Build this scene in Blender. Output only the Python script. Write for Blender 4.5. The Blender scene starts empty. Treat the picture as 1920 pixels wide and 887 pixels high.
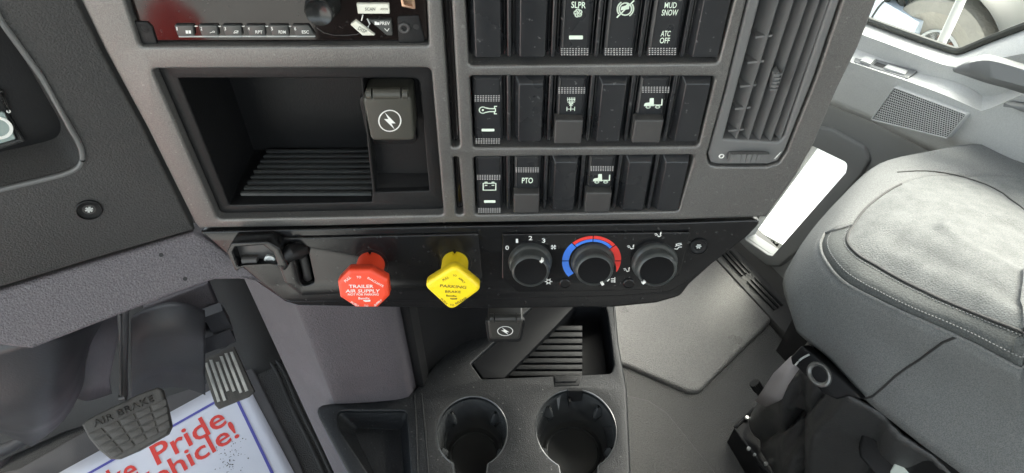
import bpy, bmesh, math, random
from mathutils import Vector, Matrix, noise
from mathutils.geometry import tessellate_polygon
random.seed(7)
V = Vector
rad = math.radians
SC = bpy.context.scene
COL = SC.collection

# ------------------------------------------------------------------ camera
CAM = V((0, 0, 1.4)); PITCH = rad(48); FPX = 1297.0      # focal length in photo pixels (photo 1920 wide)
cd = bpy.data.cameras.new('camera'); cam = bpy.data.objects.new('camera', cd); COL.objects.link(cam)
cam.location = CAM; cam.rotation_euler = (math.pi/2-PITCH, 0, 0)
cd.sensor_width = 36; cd.lens = 36*FPX/1920; cd.clip_start = .01; cd.clip_end = 500
SC.camera = cam
# truck axes: the picture looks 27 degrees to the right of straight ahead
TA = rad(27)
TF = V((-math.sin(TA), math.cos(TA), 0)); TR = V((math.cos(TA), math.sin(TA), 0)); UP = V((0, 0, 1))
def T(lat, fore, z): return TR*lat+TF*fore+UP*z

# ------------------------------------------------------------------ light
W = bpy.data.worlds.new('World'); SC.world = W; W.use_nodes = True
nt = W.node_tree; nt.nodes.clear()
sky = nt.nodes.new('ShaderNodeTexSky'); sky.sky_type = 'NISHITA'; sky.sun_disc = False; sky.dust_density = 4; sky.air_density = 1
bg = nt.nodes.new('ShaderNodeBackground'); wo = nt.nodes.new('ShaderNodeOutputWorld')
hsv = nt.nodes.new('ShaderNodeHueSaturation'); hsv.inputs['Saturation'].default_value = .45   # thin white haze over the blue
nt.links.new(sky.outputs[0], hsv.inputs['Color']); nt.links.new(hsv.outputs[0], bg.inputs[0]); nt.links.new(bg.outputs[0], wo.inputs[0])
bg.inputs[1].default_value = 0.15
SUN_DIR = (TR*.8+TF*.2+UP*1.0).normalized()           # towards the sun: high over the passenger side
sky.sun_elevation = math.asin(SUN_DIR.z); sky.sun_rotation = math.atan2(SUN_DIR.x, SUN_DIR.y)
sl = bpy.data.lights.new('sun', 'SUN'); so = bpy.data.objects.new('sun', sl); COL.objects.link(so)
sl.energy = .65; sl.angle = rad(30); sl.color = (1, .98, .94)
so.rotation_euler = SUN_DIR.to_track_quat('Z', 'Y').to_euler()
SC.view_settings.view_transform = 'Standard'; SC.view_settings.look = 'None'
SC.view_settings.exposure = 2.6; SC.view_settings.gamma = 1
SC.view_settings.use_white_balance = True; SC.view_settings.white_balance_temperature = 6750; SC.view_settings.white_balance_tint = 3
SC.cycles.max_bounces = 6; SC.cycles.diffuse_bounces = 4; SC.cycles.glossy_bounces = 4

# ------------------------------------------------------------------ planes and pixels
def ray(px, py):
    return V((0, math.cos(PITCH), -math.sin(PITCH))) + V((1, 0, 0))*((px-960)/FPX) + V((0, math.sin(PITCH), math.cos(PITCH)))*((443.5-py)/FPX)
class Plane:
    def __init__(s, o, ex, ey):
        s.o = V(o); s.ex = V(ex).normalized(); s.ey = V(ey).normalized(); s.n = s.ex.cross(s.ey)
    def uv(s, px, py, h=0):
        d = ray(px, py); o = s.o+s.n*h
        p = CAM+d*((o-CAM).dot(s.n)/d.dot(s.n))-s.o
        return V((p.dot(s.ex), p.dot(s.ey)))
    def w(s, a, b, h=0): return s.o+s.ex*a+s.ey*b+s.n*h
    def pts(s, L, h=0): return [s.uv(x, y, h) for x, y in L]
    def at(s, px, py, h=0):
        q = s.uv(px, py, h); return s.w(q.x, q.y, h)
    def scale(s, px, py, h=0):            # metres per photo pixel across
        return (s.uv(px+5, py, h)-s.uv(px-5, py, h)).length/10
def Z(px, py, z):
    d = ray(px, py); return CAM+d*((z-CAM.z)/d.z)
def tilt(o, deg, ex=(1, 0, 0)):           # upright plane, face leaning back by deg so that it looks up a little
    ex = V(ex); back = UP.cross(ex)
    return Plane(o, ex, UP*math.cos(rad(deg))+back*math.sin(rad(deg)))
_r = ray(1100, 212)
PANEL = tilt(CAM+_r*.45, 3.7)
LOWER = tilt(PANEL.at(900, 424), 16)
DRV = tilt(PANEL.at(365, 425), 4, TR)
KNEE = tilt(DRV.at(180, 485), 30, TR)
DOOR = Plane(T(1.12, 0, 0), -TF, UP)
def match_h(pl, pa, pb):                  # height above plane at which pixel pb stands over base pixel pa
    b0 = pl.uv(*pa).y; lo, hi = 0., .15
    for _ in range(40):
        m = (lo+hi)/2
        if pl.uv(pb[0], pb[1], m).y < b0: lo = m
        else: hi = m
    return m

# ------------------------------------------------------------------ 2D shapes
def area(L): return sum(L[i-1][0]*L[i][1]-L[i][0]*L[i-1][1] for i in range(len(L)))/2
def ccw(L):
    L = [V((p[0], p[1])) for p in L]
    return L if area(L) > 0 else L[::-1]
def rpoly(L, r, seg=4):                   # polygon with rounded corners
    n = len(L); rs = list(r) if isinstance(r, (list, tuple)) else [r]*n
    rs = (rs+[0]*n)[:n]
    if area(L) < 0: rs = rs[::-1]
    L = ccw(L); out = []
    for i in range(n):
        p, a, b = L[i], L[i-1]-L[i], L[(i+1) % n]-L[i]
        la, lb = a.length, b.length; a = a/la; b = b/lb
        ang = a.angle(b); 
        if ang > 3.1 or rs[i] <= 0: out += [p.copy() for _ in range(seg+1)] if False else [p.copy()]; continue
        t = min(rs[i]/math.tan(ang/2), la*.48, lb*.48)
        s, e = p+a*t, p+b*t
        for k in range(seg+1):
            u = k/seg
            out.append(s*(1-u)**2+p*(2*u*(1-u))+e*u*u)
    return out
def inset(L, d):
    n = len(L); out = []
    for i in range(n):
        a = (L[i]-L[i-1]); b = (L[(i+1) % n]-L[i])
        if a.length < 1e-9: a = b
        if b.length < 1e-9: b = a
        a = a.normalized(); b = b.normalized()
        na, nb = V((-a.y, a.x)), V((-b.y, b.x)); m = na+nb
        if m.length < 1e-6: m = na
        m = m.normalized(); c = max(m.dot(na), .4)
        out.append(L[i]+m*(d/c))
    return out
def circ(c, r, n=32, a0=0, ry=None):
    return [V((c[0]+r*math.cos(a0+2*math.pi*k/n), c[1]+(ry or r)*math.sin(a0+2*math.pi*k/n))) for k in range(n)]
def rrect(c, w, h, r, seg=4):
    return rpoly([(c[0]-w/2, c[1]-h/2), (c[0]+w/2, c[1]-h/2), (c[0]+w/2, c[1]+h/2), (c[0]-w/2, c[1]+h/2)], r, seg)
def crom(P, n, closed=False):             # Catmull-Rom through points
    P = [V(p) for p in P]; out = []; m = len(P)
    segs = m if closed else m-1
    for i in range(segs):
        if closed: a, b, c, d = P[i-1], P[i], P[(i+1) % m], P[(i+2) % m]
        else: a, b, c, d = P[max(i-1, 0)], P[i], P[i+1], P[min(i+2, m-1)]
        for k in range(n):
            t = k/n
            out.append(.5*((2*b)+(c-a)*t+(2*a-5*b+4*c-d)*t*t+(3*b-a-3*c+d)*t**3))
    if not closed: out.append(P[-1])
    return out
def resample(P, n):
    P = [V(p) for p in P]; L = [0]
    for i in range(1, len(P)): L.append(L[-1]+(P[i]-P[i-1]).length)
    out = []; j = 0
    for k in range(n):
        s = L[-1]*k/(n-1)
        while j < len(L)-2 and L[j+1] < s: j += 1
        t = (s-L[j])/max(L[j+1]-L[j], 1e-9)
        out.append(P[j].lerp(P[j+1], min(max(t, 0), 1)))
    return out

# ------------------------------------------------------------------ mesh builder
class MB:
    def __init__(s): s.v = []; s.f = []
    def add(s, vs, fs):
        o = len(s.v); s.v += [V(p) for p in vs]; s.f += [tuple(i+o for i in f) for f in fs]; return s
    def cap(s, pl, loops, h):
        L3 = [[V((p[0], p[1], 0)) for p in l] for l in loops]
        flat = [p for l in L3 for p in l]
        tr = tessellate_polygon(L3)
        return s.add([pl.w(p.x, p.y, h) for p in flat], tr)
    def stack(s, pl, levels, cap0=False, cap1=True):   # levels: [(loop, h), ...] same vertex count
        n = len(levels[0][0]); vs = []; fs = []
        for l, h in levels: vs += [pl.w(p[0], p[1], h) for p in l]
        for k in range(len(levels)-1):
            for i in range(n):
                j = (i+1) % n
                fs.append((k*n+i, k*n+j, (k+1)*n+j, (k+1)*n+i))
        s.add(vs, fs)
        if cap0: s.cap(pl, [levels[0][0]], levels[0][1])
        if cap1: s.cap(pl, [levels[-1][0]], levels[-1][1])
        return s
    def plate(s, pl, outer, holes, h0, h1, r=.001, seg=3, back=True, hr=None):
        hr = r if hr is None else hr
        def prof(l, sg, r):
            return [(l, h0)]+[(inset(l, sg*r*(1-math.cos(math.pi/2*k/seg))), h1-r+r*math.sin(math.pi/2*k/seg)) for k in range(seg+1)]
        outer = ccw(outer); holes = [ccw(h) for h in holes]
        po = prof(outer, 1, r); s.stack(pl, po, False, False); tops = [po[-1][0]]
        for hl in holes:
            ph = prof(hl, -1, hr); s.stack(pl, ph, False, False); tops.append(ph[-1][0])
        s.cap(pl, tops, h1)
        if back: s.cap(pl, [outer]+holes, h0)
        return s
    def lathe(s, pl, c, prof, n=40, cap=True):
        return s.stack(pl, [(circ(c, max(r, 1e-5), n), h) for r, h in prof], False, cap)
    def grid(s, rows, closed=False):
        m = len(rows); n = len(rows[0]); vs = [p for r in rows for p in r]; fs = []
        for k in range(m-1):
            for i in range(n if closed else n-1):
                j = (i+1) % n
                fs.append((k*n+i, k*n+j, (k+1)*n+j, (k+1)*n+i))
        return s.add(vs, fs)
    def tube(s, P, r, n=8, cap=True):
        P = [V(p) for p in P]; m = len(P); rows = []
        up = V((.13, .29, .95)).normalized()
        for i in range(m):
            t = (P[min(i+1, m-1)]-P[max(i-1, 0)]).normalized()
            if abs(t.dot(up)) > .95: a = t.cross(V((1, .1, 0))).normalized()
            else: a = t.cross(up).normalized()
            b = t.cross(a); rr = r[i] if isinstance(r, (list, tuple)) else r
            rows.append([P[i]+a*rr*math.cos(2*math.pi*k/n)+b*rr*math.sin(2*math.pi*k/n) for k in range(n)])
        s.grid(rows, True)
        if cap:
            for rw in (rows[0], rows[-1]): s.add(rw, [tuple(range(n))])
        return s
    def box(s, c, ex, ey, ez):            # centre and three half-extent vectors
        c, ex, ey, ez = V(c), V(ex), V(ey), V(ez)
        vs = [c+ex*i+ey*j+ez*k for i in (-1, 1) for j in (-1, 1) for k in (-1, 1)]
        return s.add(vs, [(0, 1, 3, 2), (4, 6, 7, 5), (0, 4, 5, 1), (2, 3, 7, 6), (0, 2, 6, 4), (1, 5, 7, 3)])
    def pbox(s, pl, c, w, h, z0, z1, r=.0008, rr=.001):
        return s.plate(pl, rrect(c, w, h, rr, 2), [], z0, z1, r, 2)

LOC = {}
def worldloc(o):
    p = V(o.location)
    return p if o.parent is None else p+worldloc(o.parent)
def obj(name, mb, mat, parent=None, angle=40, sub=0, smooth=True, thick=0, weld=True):
    me = bpy.data.meshes.new(name)
    base = worldloc(parent) if parent else V((0, 0, 0))
    me.from_pydata([p-base for p in mb.v], [], mb.f)
    bm = bmesh.new(); bm.from_mesh(me)
    if weld: bmesh.ops.remove_doubles(bm, verts=bm.verts, dist=2e-6)
    bmesh.ops.recalc_face_normals(bm, faces=bm.faces)
    bm.to_mesh(me); bm.free()
    if smooth:
        me.polygons.foreach_set('use_smooth', [True]*len(me.polygons))
        me.set_sharp_from_angle(angle=rad(angle))
    me.materials.append(mat)
    o = bpy.data.objects.new(name, me); COL.objects.link(o)
    if parent: o.parent = parent
    if thick:
        m = o.modifiers.new('thickness', 'SOLIDIFY'); m.thickness = thick; m.offset = -1
    if sub:
        m = o.modifiers.new('smooth', 'SUBSURF'); m.levels = sub; m.render_levels = sub
    return o
def thing(name, label, cat, loc, group=None):
    o = bpy.data.objects.new(name, None); COL.objects.link(o); o.location = loc
    o.empty_display_size = .03
    o['label'] = label; o['category'] = cat
    if group: o['group'] = group
    return o
def tag(o, label, cat, group=None):
    o['label'] = label; o['category'] = cat
    if group: o['group'] = group
    return o
def struct(o): o['kind'] = 'structure'; return o
def lab(o, l): o['label'] = l; return o

# ------------------------------------------------------------------ materials
def mat(name, col, rough=.5, metal=0., bump=0., scale=900., dist=.0004, spec=.5, var=0., vscale=14., speck=0., coat=0., grain=0., gscale=520.):
    m = bpy.data.materials.new(name); m.use_nodes = True
    N = m.node_tree.nodes; L = m.node_tree.links; b = N['Principled BSDF']
    b.inputs['Base Color'].default_value = (*col, 1); b.inputs['Roughness'].default_value = rough
    b.inputs['Metallic'].default_value = metal; b.inputs['Specular IOR Level'].default_value = spec
    b.inputs['Coat Weight'].default_value = coat
    geo = N.new('ShaderNodeNewGeometry')
    if bump:
        t = N.new('ShaderNodeTexNoise'); t.inputs['Scale'].default_value = scale; t.inputs['Detail'].default_value = 3
        L.new(geo.outputs['Position'], t.inputs['Vector'])
        bu = N.new('ShaderNodeBump'); bu.inputs['Strength'].default_value = bump; bu.inputs['Distance'].default_value = dist
        L.new(t.outputs[0], bu.inputs['Height']); L.new(bu.outputs[0], b.inputs['Normal'])
    if var or speck or grain:
        t2 = N.new('ShaderNodeTexNoise'); t2.inputs['Scale'].default_value = vscale; t2.inputs['Detail'].default_value = 5
        L.new(geo.outputs['Position'], t2.inputs['Vector'])
        mr = N.new('ShaderNodeMapRange'); mr.inputs[1].default_value = .3; mr.inputs[2].default_value = .7
        mr.inputs[3].default_value = 1-var; mr.inputs[4].default_value = 1+var
        L.new(t2.outputs[0], mr.inputs[0])
        mx = N.new('ShaderNodeVectorMath'); mx.operation = 'SCALE'; mx.inputs[0].default_value = col
        L.new(mr.outputs[0], mx.inputs['Scale']); last = mx.outputs[0]
        if grain:
            tg = N.new('ShaderNodeTexNoise'); tg.inputs['Scale'].default_value = gscale; tg.inputs['Detail'].default_value = 2
            L.new(geo.outputs['Position'], tg.inputs['Vector'])
            mg = N.new('ShaderNodeMapRange'); mg.inputs[1].default_value = .35; mg.inputs[2].default_value = .65
            mg.inputs[3].default_value = 1-grain; mg.inputs[4].default_value = 1+grain
            L.new(tg.outputs[0], mg.inputs[0])
            ms = N.new('ShaderNodeVectorMath'); ms.operation = 'SCALE'; L.new(last, ms.inputs[0]); L.new(mg.outputs[0], ms.inputs['Scale']); last = ms.outputs[0]
        if speck:                          # light dust specks
            t3 = N.new('ShaderNodeTexNoise'); t3.inputs['Scale'].default_value = 330; t3.inputs['Detail'].default_value = 1
            L.new(geo.outputs['Position'], t3.inputs['Vector'])
            r3 = N.new('ShaderNodeMapRange'); r3.inputs[1].default_value = .71; r3.inputs[2].default_value = .77
            L.new(t3.outputs[0], r3.inputs[0])
            mm = N.new('ShaderNodeMath'); mm.operation = 'MULTIPLY'; mm.inputs[1].default_value = speck
            L.new(r3.outputs[0], mm.inputs[0])
            mi = N.new('ShaderNodeMixRGB'); mi.inputs[2].default_value = (.45, .45, .43, 1)
            L.new(mm.outputs[0], mi.inputs[0]); L.new(last, mi.inputs[1]); last = mi.outputs[0]
        L.new(last, b.inputs['Base Color'])
        r4 = N.new('ShaderNodeMapRange'); r4.inputs[1].default_value = .3; r4.inputs[2].default_value = .7
        r4.inputs[3].default_value = max(rough-.06, .03); r4.inputs[4].default_value = min(rough+.07, 1)
        L.new(t2.outputs[0], r4.inputs[0]); L.new(r4.outputs[0], b.inputs['Roughness'])
    return m
M = {}
M['bezel'] = mat('satin_grey_paint', (.15, .146, .14), .34, metal=.5, bump=.6, scale=1300, dist=.0003, var=.10, speck=.2, grain=.15, gscale=1300)
M['black'] = mat('black_plastic', (.008, .008, .0085), .2, bump=.1, scale=1600, dist=.00015, spec=.4, var=.12, speck=.08)
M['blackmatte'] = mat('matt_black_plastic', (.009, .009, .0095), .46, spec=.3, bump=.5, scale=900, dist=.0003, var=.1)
M['gloss'] = mat('gloss_black_plastic', (.012, .010, .010), .12, var=.1, speck=.25)
M['switch'] = mat('switch_plastic', (.017, .018, .020), .28, bump=.25, scale=1500, dist=.0002, var=.1, speck=.18)
M['switchgrey'] = mat('grey_lock_plastic', (.05, .048, .047), .4, bump=.2, scale=1500, dist=.0002, var=.08)
M['drv'] = mat('charcoal_grained_plastic', (.034, .033, .032), .55, bump=.8, scale=800, dist=.0008, var=.06, grain=.2, gscale=1000)
M['knee'] = mat('grey_grained_plastic', (.102, .092, .101), .5, bump=.9, scale=650, dist=.0012, var=.05, speck=.1, grain=.25, gscale=900)
M['lavender'] = mat('light_grey_grained_plastic', (.078, .070, .077), .5, bump=.9, scale=650, dist=.0012, var=.05, grain=.22, gscale=900)
M['console'] = mat('console_plastic', (.007, .008, .0092), .36, spec=.3, bump=.7, scale=1100, dist=.0008, var=.1, speck=.15, grain=.7, gscale=800)
M['cup'] = mat('cup_liner', (.04, .042, .043), .22, bump=.2, scale=900, dist=.0002)
M['white'] = mat('white_print', (.8, .8, .76), .5)
M['greenwhite'] = mat('glow_print', (.75, .85, .72), .5)
M['red'] = mat('red_knob_plastic', (.80, .065, .025), .36, var=.04)
M['redprint'] = mat('red_print', (.75, .04, .03), .5)
M['blueprint'] = mat('blue_print', (.05, .2, .75), .5)
M['yellow'] = mat('yellow_knob_plastic', (.95, .70, .02), .36, var=.03)
M['darkprint'] = mat('brown_print', (.12, .09, .02), .5)
M['knob'] = mat('knob_rubber', (.05, .054, .053), .34, bump=.2, scale=1500, dist=.0002)
M['knobface'] = mat('knob_face', (.005, .005, .0055), .55, spec=.15, bump=.3, scale=1500, dist=.0002)
M['outlet'] = mat('outlet_cover_plastic', (.052, .050, .041), .42, bump=.3, scale=1500, dist=.0002)
M['vent'] = mat('vent_plastic', (.13, .13, .128), .42, bump=.2, scale=1500, dist=.0002, var=.05)
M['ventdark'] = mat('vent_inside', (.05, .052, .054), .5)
M['door'] = mat('door_trim_plastic', (.5, .505, .49), .5, bump=.5, scale=700, dist=.0004, var=.05, grain=.06)
M['doordark'] = mat('door_dark_trim', (.17, .175, .175), .55, bump=.5, scale=700, dist=.0004, var=.05)
M['seal'] = mat('rubber_seal', (.04, .042, .035), .5)
M['floor'] = mat('vinyl_floor', (.042, .041, .0395), .38, bump=1.0, scale=420, dist=.0030, var=.12, vscale=7, grain=.4)
M['mat'] = mat('vinyl_mat', (.11, .107, .103), .32, bump=1.0, scale=420, dist=.0022, var=.15, vscale=6, grain=.3)
M['seat'] = mat('grey_leatherette', (.17, .174, .170), .75, spec=.25, bump=.9, scale=520, dist=.0008, var=.05, grain=.22, gscale=700)
M['seatstrip'] = mat('grey_perforated_vinyl', (.085, .09, .087), .65, spec=.3, bump=.8, scale=420, dist=.0008, var=.05, grain=.22, gscale=700)
M['seatmid'] = mat('pale_grey_cloth', (.17, .176, .171), .85, spec=.2, bump=1.0, scale=500, dist=.0012, var=.13, vscale=60, grain=.16, gscale=700)
M['leather'] = mat('black_leather_boot', (.045, .045, .044), .36, bump=.8, scale=500, dist=.0008, var=.1, grain=.2)
M['steel'] = mat('worn_steel', (.6, .6, .57), .4, metal=.5, var=.15, vscale=60)
M['silver'] = mat('silver_plastic', (.6, .62, .6), .35, metal=.3)
M['paper'] = mat('paper', (.72, .74, .82), .7, var=.03, vscale=9)
M['papred'] = mat('paper_red_ink', (.75, .06, .05), .6)
M['papblue'] = mat('paper_blue_ink', (.10, .10, .42), .6)
M['rubber'] = mat('pedal_rubber', (.085, .08, .072), .6, bump=.6, scale=400, dist=.0006, var=.12, vscale=50)
M['dark'] = mat('dark_cavity', (.012, .012, .012), .6)
M['boot'] = mat('column_boot', (.03, .03, .033), .55, bump=.4, scale=300, dist=.0008, var=.1)

# ------------------------------------------------------------------ text and glyphs
_fc = {}
def textmesh(s):
    if s in _fc: return _fc[s]
    c = bpy.data.curves.new('t', 'FONT'); c.body = s; c.size = 1; c.resolution_u = 3
    c.offset = .012
    o = bpy.data.objects.new('t', c); COL.objects.link(o)
    dg = bpy.context.evaluated_depsgraph_get(); dg.update()
    me = bpy.data.meshes.new_from_object(o.evaluated_get(dg))
    vs = [v.co.copy() for v in me.vertices]; fs = [tuple(p.vertices) for p in me.polygons]
    bpy.data.objects.remove(o); bpy.data.meshes.remove(me); bpy.data.curves.remove(c)
    x0 = min(v.x for v in vs); x1 = max(v.x for v in vs)
    _fc[s] = ([V(((v.x-x0)/(x1-x0), v.y/.72)) for v in vs], fs)
    return _fc[s]
def text_into(mb, s, pl, A, B, C, h):       # A baseline start, B baseline end, C cap top above A, in photo pixels
    a, b, c = pl.uv(*A, h), pl.uv(*B, h), pl.uv(*C, h)
    vs, fs = textmesh(s)
    mb.add([pl.w(*(a+(b-a)*p.x+(c-a)*p.y), h) for p in vs], fs); return mb
def glyph_into(mb, strokes, pl, A, B, C, h, w=.1, polys=()):   # unit square mapped to the three pixels
    a, b, c = pl.uv(*A, h), pl.uv(*B, h), pl.uv(*C, h)
    def m2(p): return a+(b-a)*p[0]+(c-a)*p[1]
    def mp(p): q = m2(p); return pl.w(q.x, q.y, h)
    ww = w*min((b-a).length, (c-a).length)
    for st in strokes:
        st = [m2(p) for p in st]
        for i in range(len(st)-1):
            d = st[i+1]-st[i]
            if d.length < 1e-7: continue
            d = d.normalized(); n = V((-d.y, d.x))*ww/2; e = d*ww*.3
            p, q = st[i]-e, st[i+1]+e
            mb.add([pl.w(*x, h) for x in (p-n, q-n, q+n, p+n)], [(0, 1, 2, 3)])
    for P in polys:
        tr = tessellate_polygon([[V((p[0], p[1], 0)) for p in P]])
        mb.add([mp(p) for p in P], tr)
    return mb
def arc(cx, cy, r, a0, a1, n=10, ry=None):
    return [(cx+r*math.cos(rad(a0+(a1-a0)*k/n)), cy+(ry or r)*math.sin(rad(a0+(a1-a0)*k/n))) for k in range(n+1)]
G = {
 'bolt': ([arc(.5, .5, .47, 0, 360, 28)], [[(.28, .88), (.75, .39), (.57, .39), (.72, .11), (.25, .59), (.44, .58)]]),
 'fan': ([], [[(.5, .5)]+[(.5+.5*math.cos(rad(a0+k)), .5+.5*math.sin(rad(a0+k))) for k in (-28, -10, 10, 28)] for a0 in (45, 135, 225, 315)]),
 'fanline': ([[(.5, .5)]+arc(.5+.22*math.cos(a), .5+.22*math.sin(a), .22, math.degrees(a)+180, math.degrees(a)+460, 10) for a in (0.5, 1.76, 3.0, 4.3, 5.5)], []),
 'snow': ([[(.5+.5*math.cos(a), .5+.5*math.sin(a)), (.5+.22*math.cos(a), .5+.22*math.sin(a))] for a in [k*math.pi/3 for k in range(6)]]+[arc(.5, .5, .27, 0, 360, 12)], []),
 'seatair': ([[(0, .75), (.3, .78)], [(.1, .45), (.4, .55)]], [[(.35, .25), (.55, .0), (.95, .15), (.95, .3), (.6, .2), (.45, .4)], [(.75, .55), (.85, .95), (1, .95), (.95, .5), (.8, .3)]]),
 'wrench': ([arc(.22, .5, .2, 50, 310, 14, ry=.42)+[(.6, .3), (.88, .3), (.88, .0), (1, 0)], [(.34, .82), (.6, .7), (.88, .7), (.88, 1), (1, 1)], [(.93, .3), (.93, .7)]], [arc(.22, .5, .06, 0, 360, 10, ry=.14)[:-1]]),
 'axle': ([[(.5, 1), (.5, 0)], [(.05, .86), (.95, .86)], [(.1, .66), (.9, .66)], [(.1, 1), (.1, .74)], [(.9, 1), (.9, .74)], [(.3, 1), (.3, .5)], [(.7, 1), (.7, .5)], [(.35, .4), (.65, .58)], [(.35, .58), (.65, .4)], [(.1, .14), (.9, .14)], [(.05, .3), (.05, 0)], [(.95, .3), (.95, 0)]], []),
 'truck': ([[(.36, .3), (.98, .3)], [(.98, .3), (.98, .85)], arc(.24, .12, .11, 0, 360, 14), arc(.76, .12, .11, 0, 360, 14)], [[(0, .2), (.03, .42), (.1, .5), (.3, .55), (.3, .2)], [(.3, .2), (.3, .9), (.34, .95), (.52, .95), (.55, .2)]]),
 'battery': ([[(0, 0), (1, 0), (1, .85), (0, .85), (0, 0)], [(.15, .85), (.15, 1), (.3, 1), (.3, .85)], [(.7, .85), (.7, 1), (.85, 1), (.85, .85)], [(.15, .6), (.3, .6)], [(.7, .6), (.85, .6)]], []),
 'tract': ([arc(.5, .5, .38, 0, 360, 26), arc(.5, .5, .5, 125, 215, 12), arc(.5, .5, .5, -55, 35, 12), [(.0, -.02), (1, 1.02)]], [[(.2, .42), (.25, .65), (.5, .72), (.62, .85), (.75, .8), (.72, .5)]]),
 'note': ([], [[(0, 0), (.45, 0), (.45, 1), (0, 1)], [(.55, 0), (1, 0), (1, 1), (.55, 1)]]),
 'key': ([arc(.75, .6, .2, 0, 360, 10), [(.55, .5), (0, .2)]], []),
 'frame': ([[(0, .1), (.3, .9), (.9, .9), (.8, .2), (.4, .2)], [(.1, .1), (.95, .8)]], []),
 'caret': ([[(0, 1), (.5, 0), (1, 1)]], []),
 'folder': ([], [[(0, 0), (1, 0), (1, .75), (.45, .75), (.4, 1), (0, 1)]]),
}

# ================================================================== STRUCTURE: cab floor, shell, ground outside
mb = MB(); mb.box(T(-.04, .3, -.01), TR*1.17, TF*1.5, UP*.01)
floor = struct(obj('cab_floor', mb, M['floor'], angle=30))
def shellbox(name, c, a, b, z0, z1, m):
    mb = MB(); mb.box(T(c[0], c[1], (z0+z1)/2), TR*a, TF*b, UP*((z1-z0)/2)); return struct(obj(name, mb, m))
M['shell'] = mat('headliner', (.5, .49, .47), .9)
M['shelldark'] = mat('dark_trim', (.06, .06, .06), .8)
shellbox('roof', (.1, -.05), 1.35, 1.05, 2.0, 2.05, M['shell'])
shellbox('rear_wall', (.1, -1.3), 1.3, .03, 0, 1.15, M['shell'])
shellbox('firewall', (.1, 1.55), 1.3, .03, -.02, 1.12, M['shelldark'])
mb = MB(); mb.box(T(-1.2, .9, 1.5), TR*.03, TF*.05, UP*.5); mb.box(T(-1.2, 1.25, .55), TR*.03, TF*.3, UP*.55)
struct(obj('driver_side_pillar', mb, M['shelldark']))
mb = MB(); mb.box(T(1.22, -.55, 1.0), TR*.03, TF*.5, UP*1.0)
mb.box(T(1.22, 1.4, 1.45), TR*.04, TF*.06, UP*.6)
struct(obj('passenger_side_wall', mb, M['shell']))
# driver's seat beside the camera and an unseen red car added for the radio's red reflection
ds = thing('driving_chair', 'dark driver seat just left of and behind the viewpoint', 'chair', T(-.5, -.4, 0))
mb = MB(); mb.plate(Plane(T(-.5, -.35, .5), TR, TF), rrect((0, 0), .5, .5, .06), [], -.12, .08, .04, 4); obj('seat_cushion', mb, M['drv'], ds)
mb = MB(); mb.plate(Plane(T(-.5, -.62, .9), TR, UP), rrect((0, 0), .5, .75, .08), [], -.06, .08, .04, 4); obj('backrest', mb, M['drv'], ds)
mb = MB(); mb.plate(Plane(T(-.5, -.35, .2), TR, TF), rrect((0, 0), .36, .36, .04), [], -.2, .2, .02, 3); obj('seat_base', mb, M['shelldark'], ds)
rc = thing('added_red_car', 'unseen red car added outside the open driver side to redden the radio lens reflection', 'car', T(-2.7, -.9, -1.25))
P_ = Plane(T(-2.7, -.9, -.7), TF, UP)
mb = MB(); mb.plate(P_, rpoly([(-.08, -.3), (.55, -.3), (.55, .55), (.2, .8), (-.08, .85)], .08), [], -.2, .25, .06, 4); obj('body', mb, mat('red_car_paint', (.75, .03, .02), .3), rc)
for f_ in (.15,):
    obj('wheel', MB().lathe(P_, V((f_, -.32)), [(.22, .05), (.22, .2), (.13, .24), (.02, .24)], 24), M['shelldark'], rc)
# ground outside the truck
M['ground'] = mat('pale_concrete_ground', (.6, .59, .56), .9, var=.12, vscale=1.5)
mb = MB(); mb.box(T(0, 0, -1.25), TR*120, TF*120, UP*.02)
struct(obj('ground', mb, M['ground']))

# ================================================================== DASHBOARD
dash = thing('dashboard', 'charcoal and grey truck dashboard with satin grey centre bezel filling the upper half', 'dashboard', PANEL.at(900, 424))
PP = PANEL
BEZ = [(98, -120), (150, 0), (195, 93), (275, 240), (365, 420), (373, 429), (600, 425), (840, 419), (1275, 413), (1438, 408), (1494, 330), (1526, 272), (1571, 167), (1610, 89), (1645, 0), (1690, -120)]
hA = rpoly(PP.pts([(205, -85), (262, 88), (804, 86), (796, -85)]), .002)
hB = rpoly(PP.pts([(284, 130), (808, 128), (832, 404), (408, 412)]), .004)
hC1 = rpoly(PP.pts([(822, -80), (842, -80), (862, 276), (846, 278)]), .0035)
hC2 = rpoly(PP.pts([(849, 295), (860, 295), (869, 403), (855, 404)]), .003)
hD = rpoly(PP.pts([(868, -75), (879, 124), (1347, 119), (1372, 20), (1398, -75)]), [.003]*5)
hE = rpoly(PP.pts([(880, 143), (1342, 144), (1310, 275), (887, 278)]), .003)
hF = rpoly(PP.pts([(887, 295), (1303, 291), (1272, 397), (891, 404)]), .003)
VO = [(1372, -90), (1400, 0), (1360, 165), (1325, 292), (1330, 310), (1345, 313), (1440, 313), (1462, 306), (1476, 285), (1530, 150), (1581, 0), (1612, -90)]
VO[0] = (1425, -90)
hG = rpoly(PP.pts(VO), [.002, 0, 0, .004, .004, .004, .004, .004, .004, 0, 0, .002])
obj('centre_bezel', MB().plate(PP, rpoly(PP.pts(BEZ), [.001]*16), [hA, hB, hC1, hC2, hD, hE, hF, hG], -.08, 0, .0022, 4, hr=.0018), M['bezel'], dash)
inner = [(115, -110), (400, 420), (1425, 402), (1620, 0), (1660, -110)]
obj('dash_body', MB().plate(PP, PP.pts(inner), [], -.34, -.081, .001), M['dark'], dash)
mb = MB()
for hh in (hC1, hC2):
    mb.plate(PP, inset(ccw(hh), .0003), [], -.03, -.0075, .001)
obj('slot_insert', mb, M['gloss'], dash)
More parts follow.
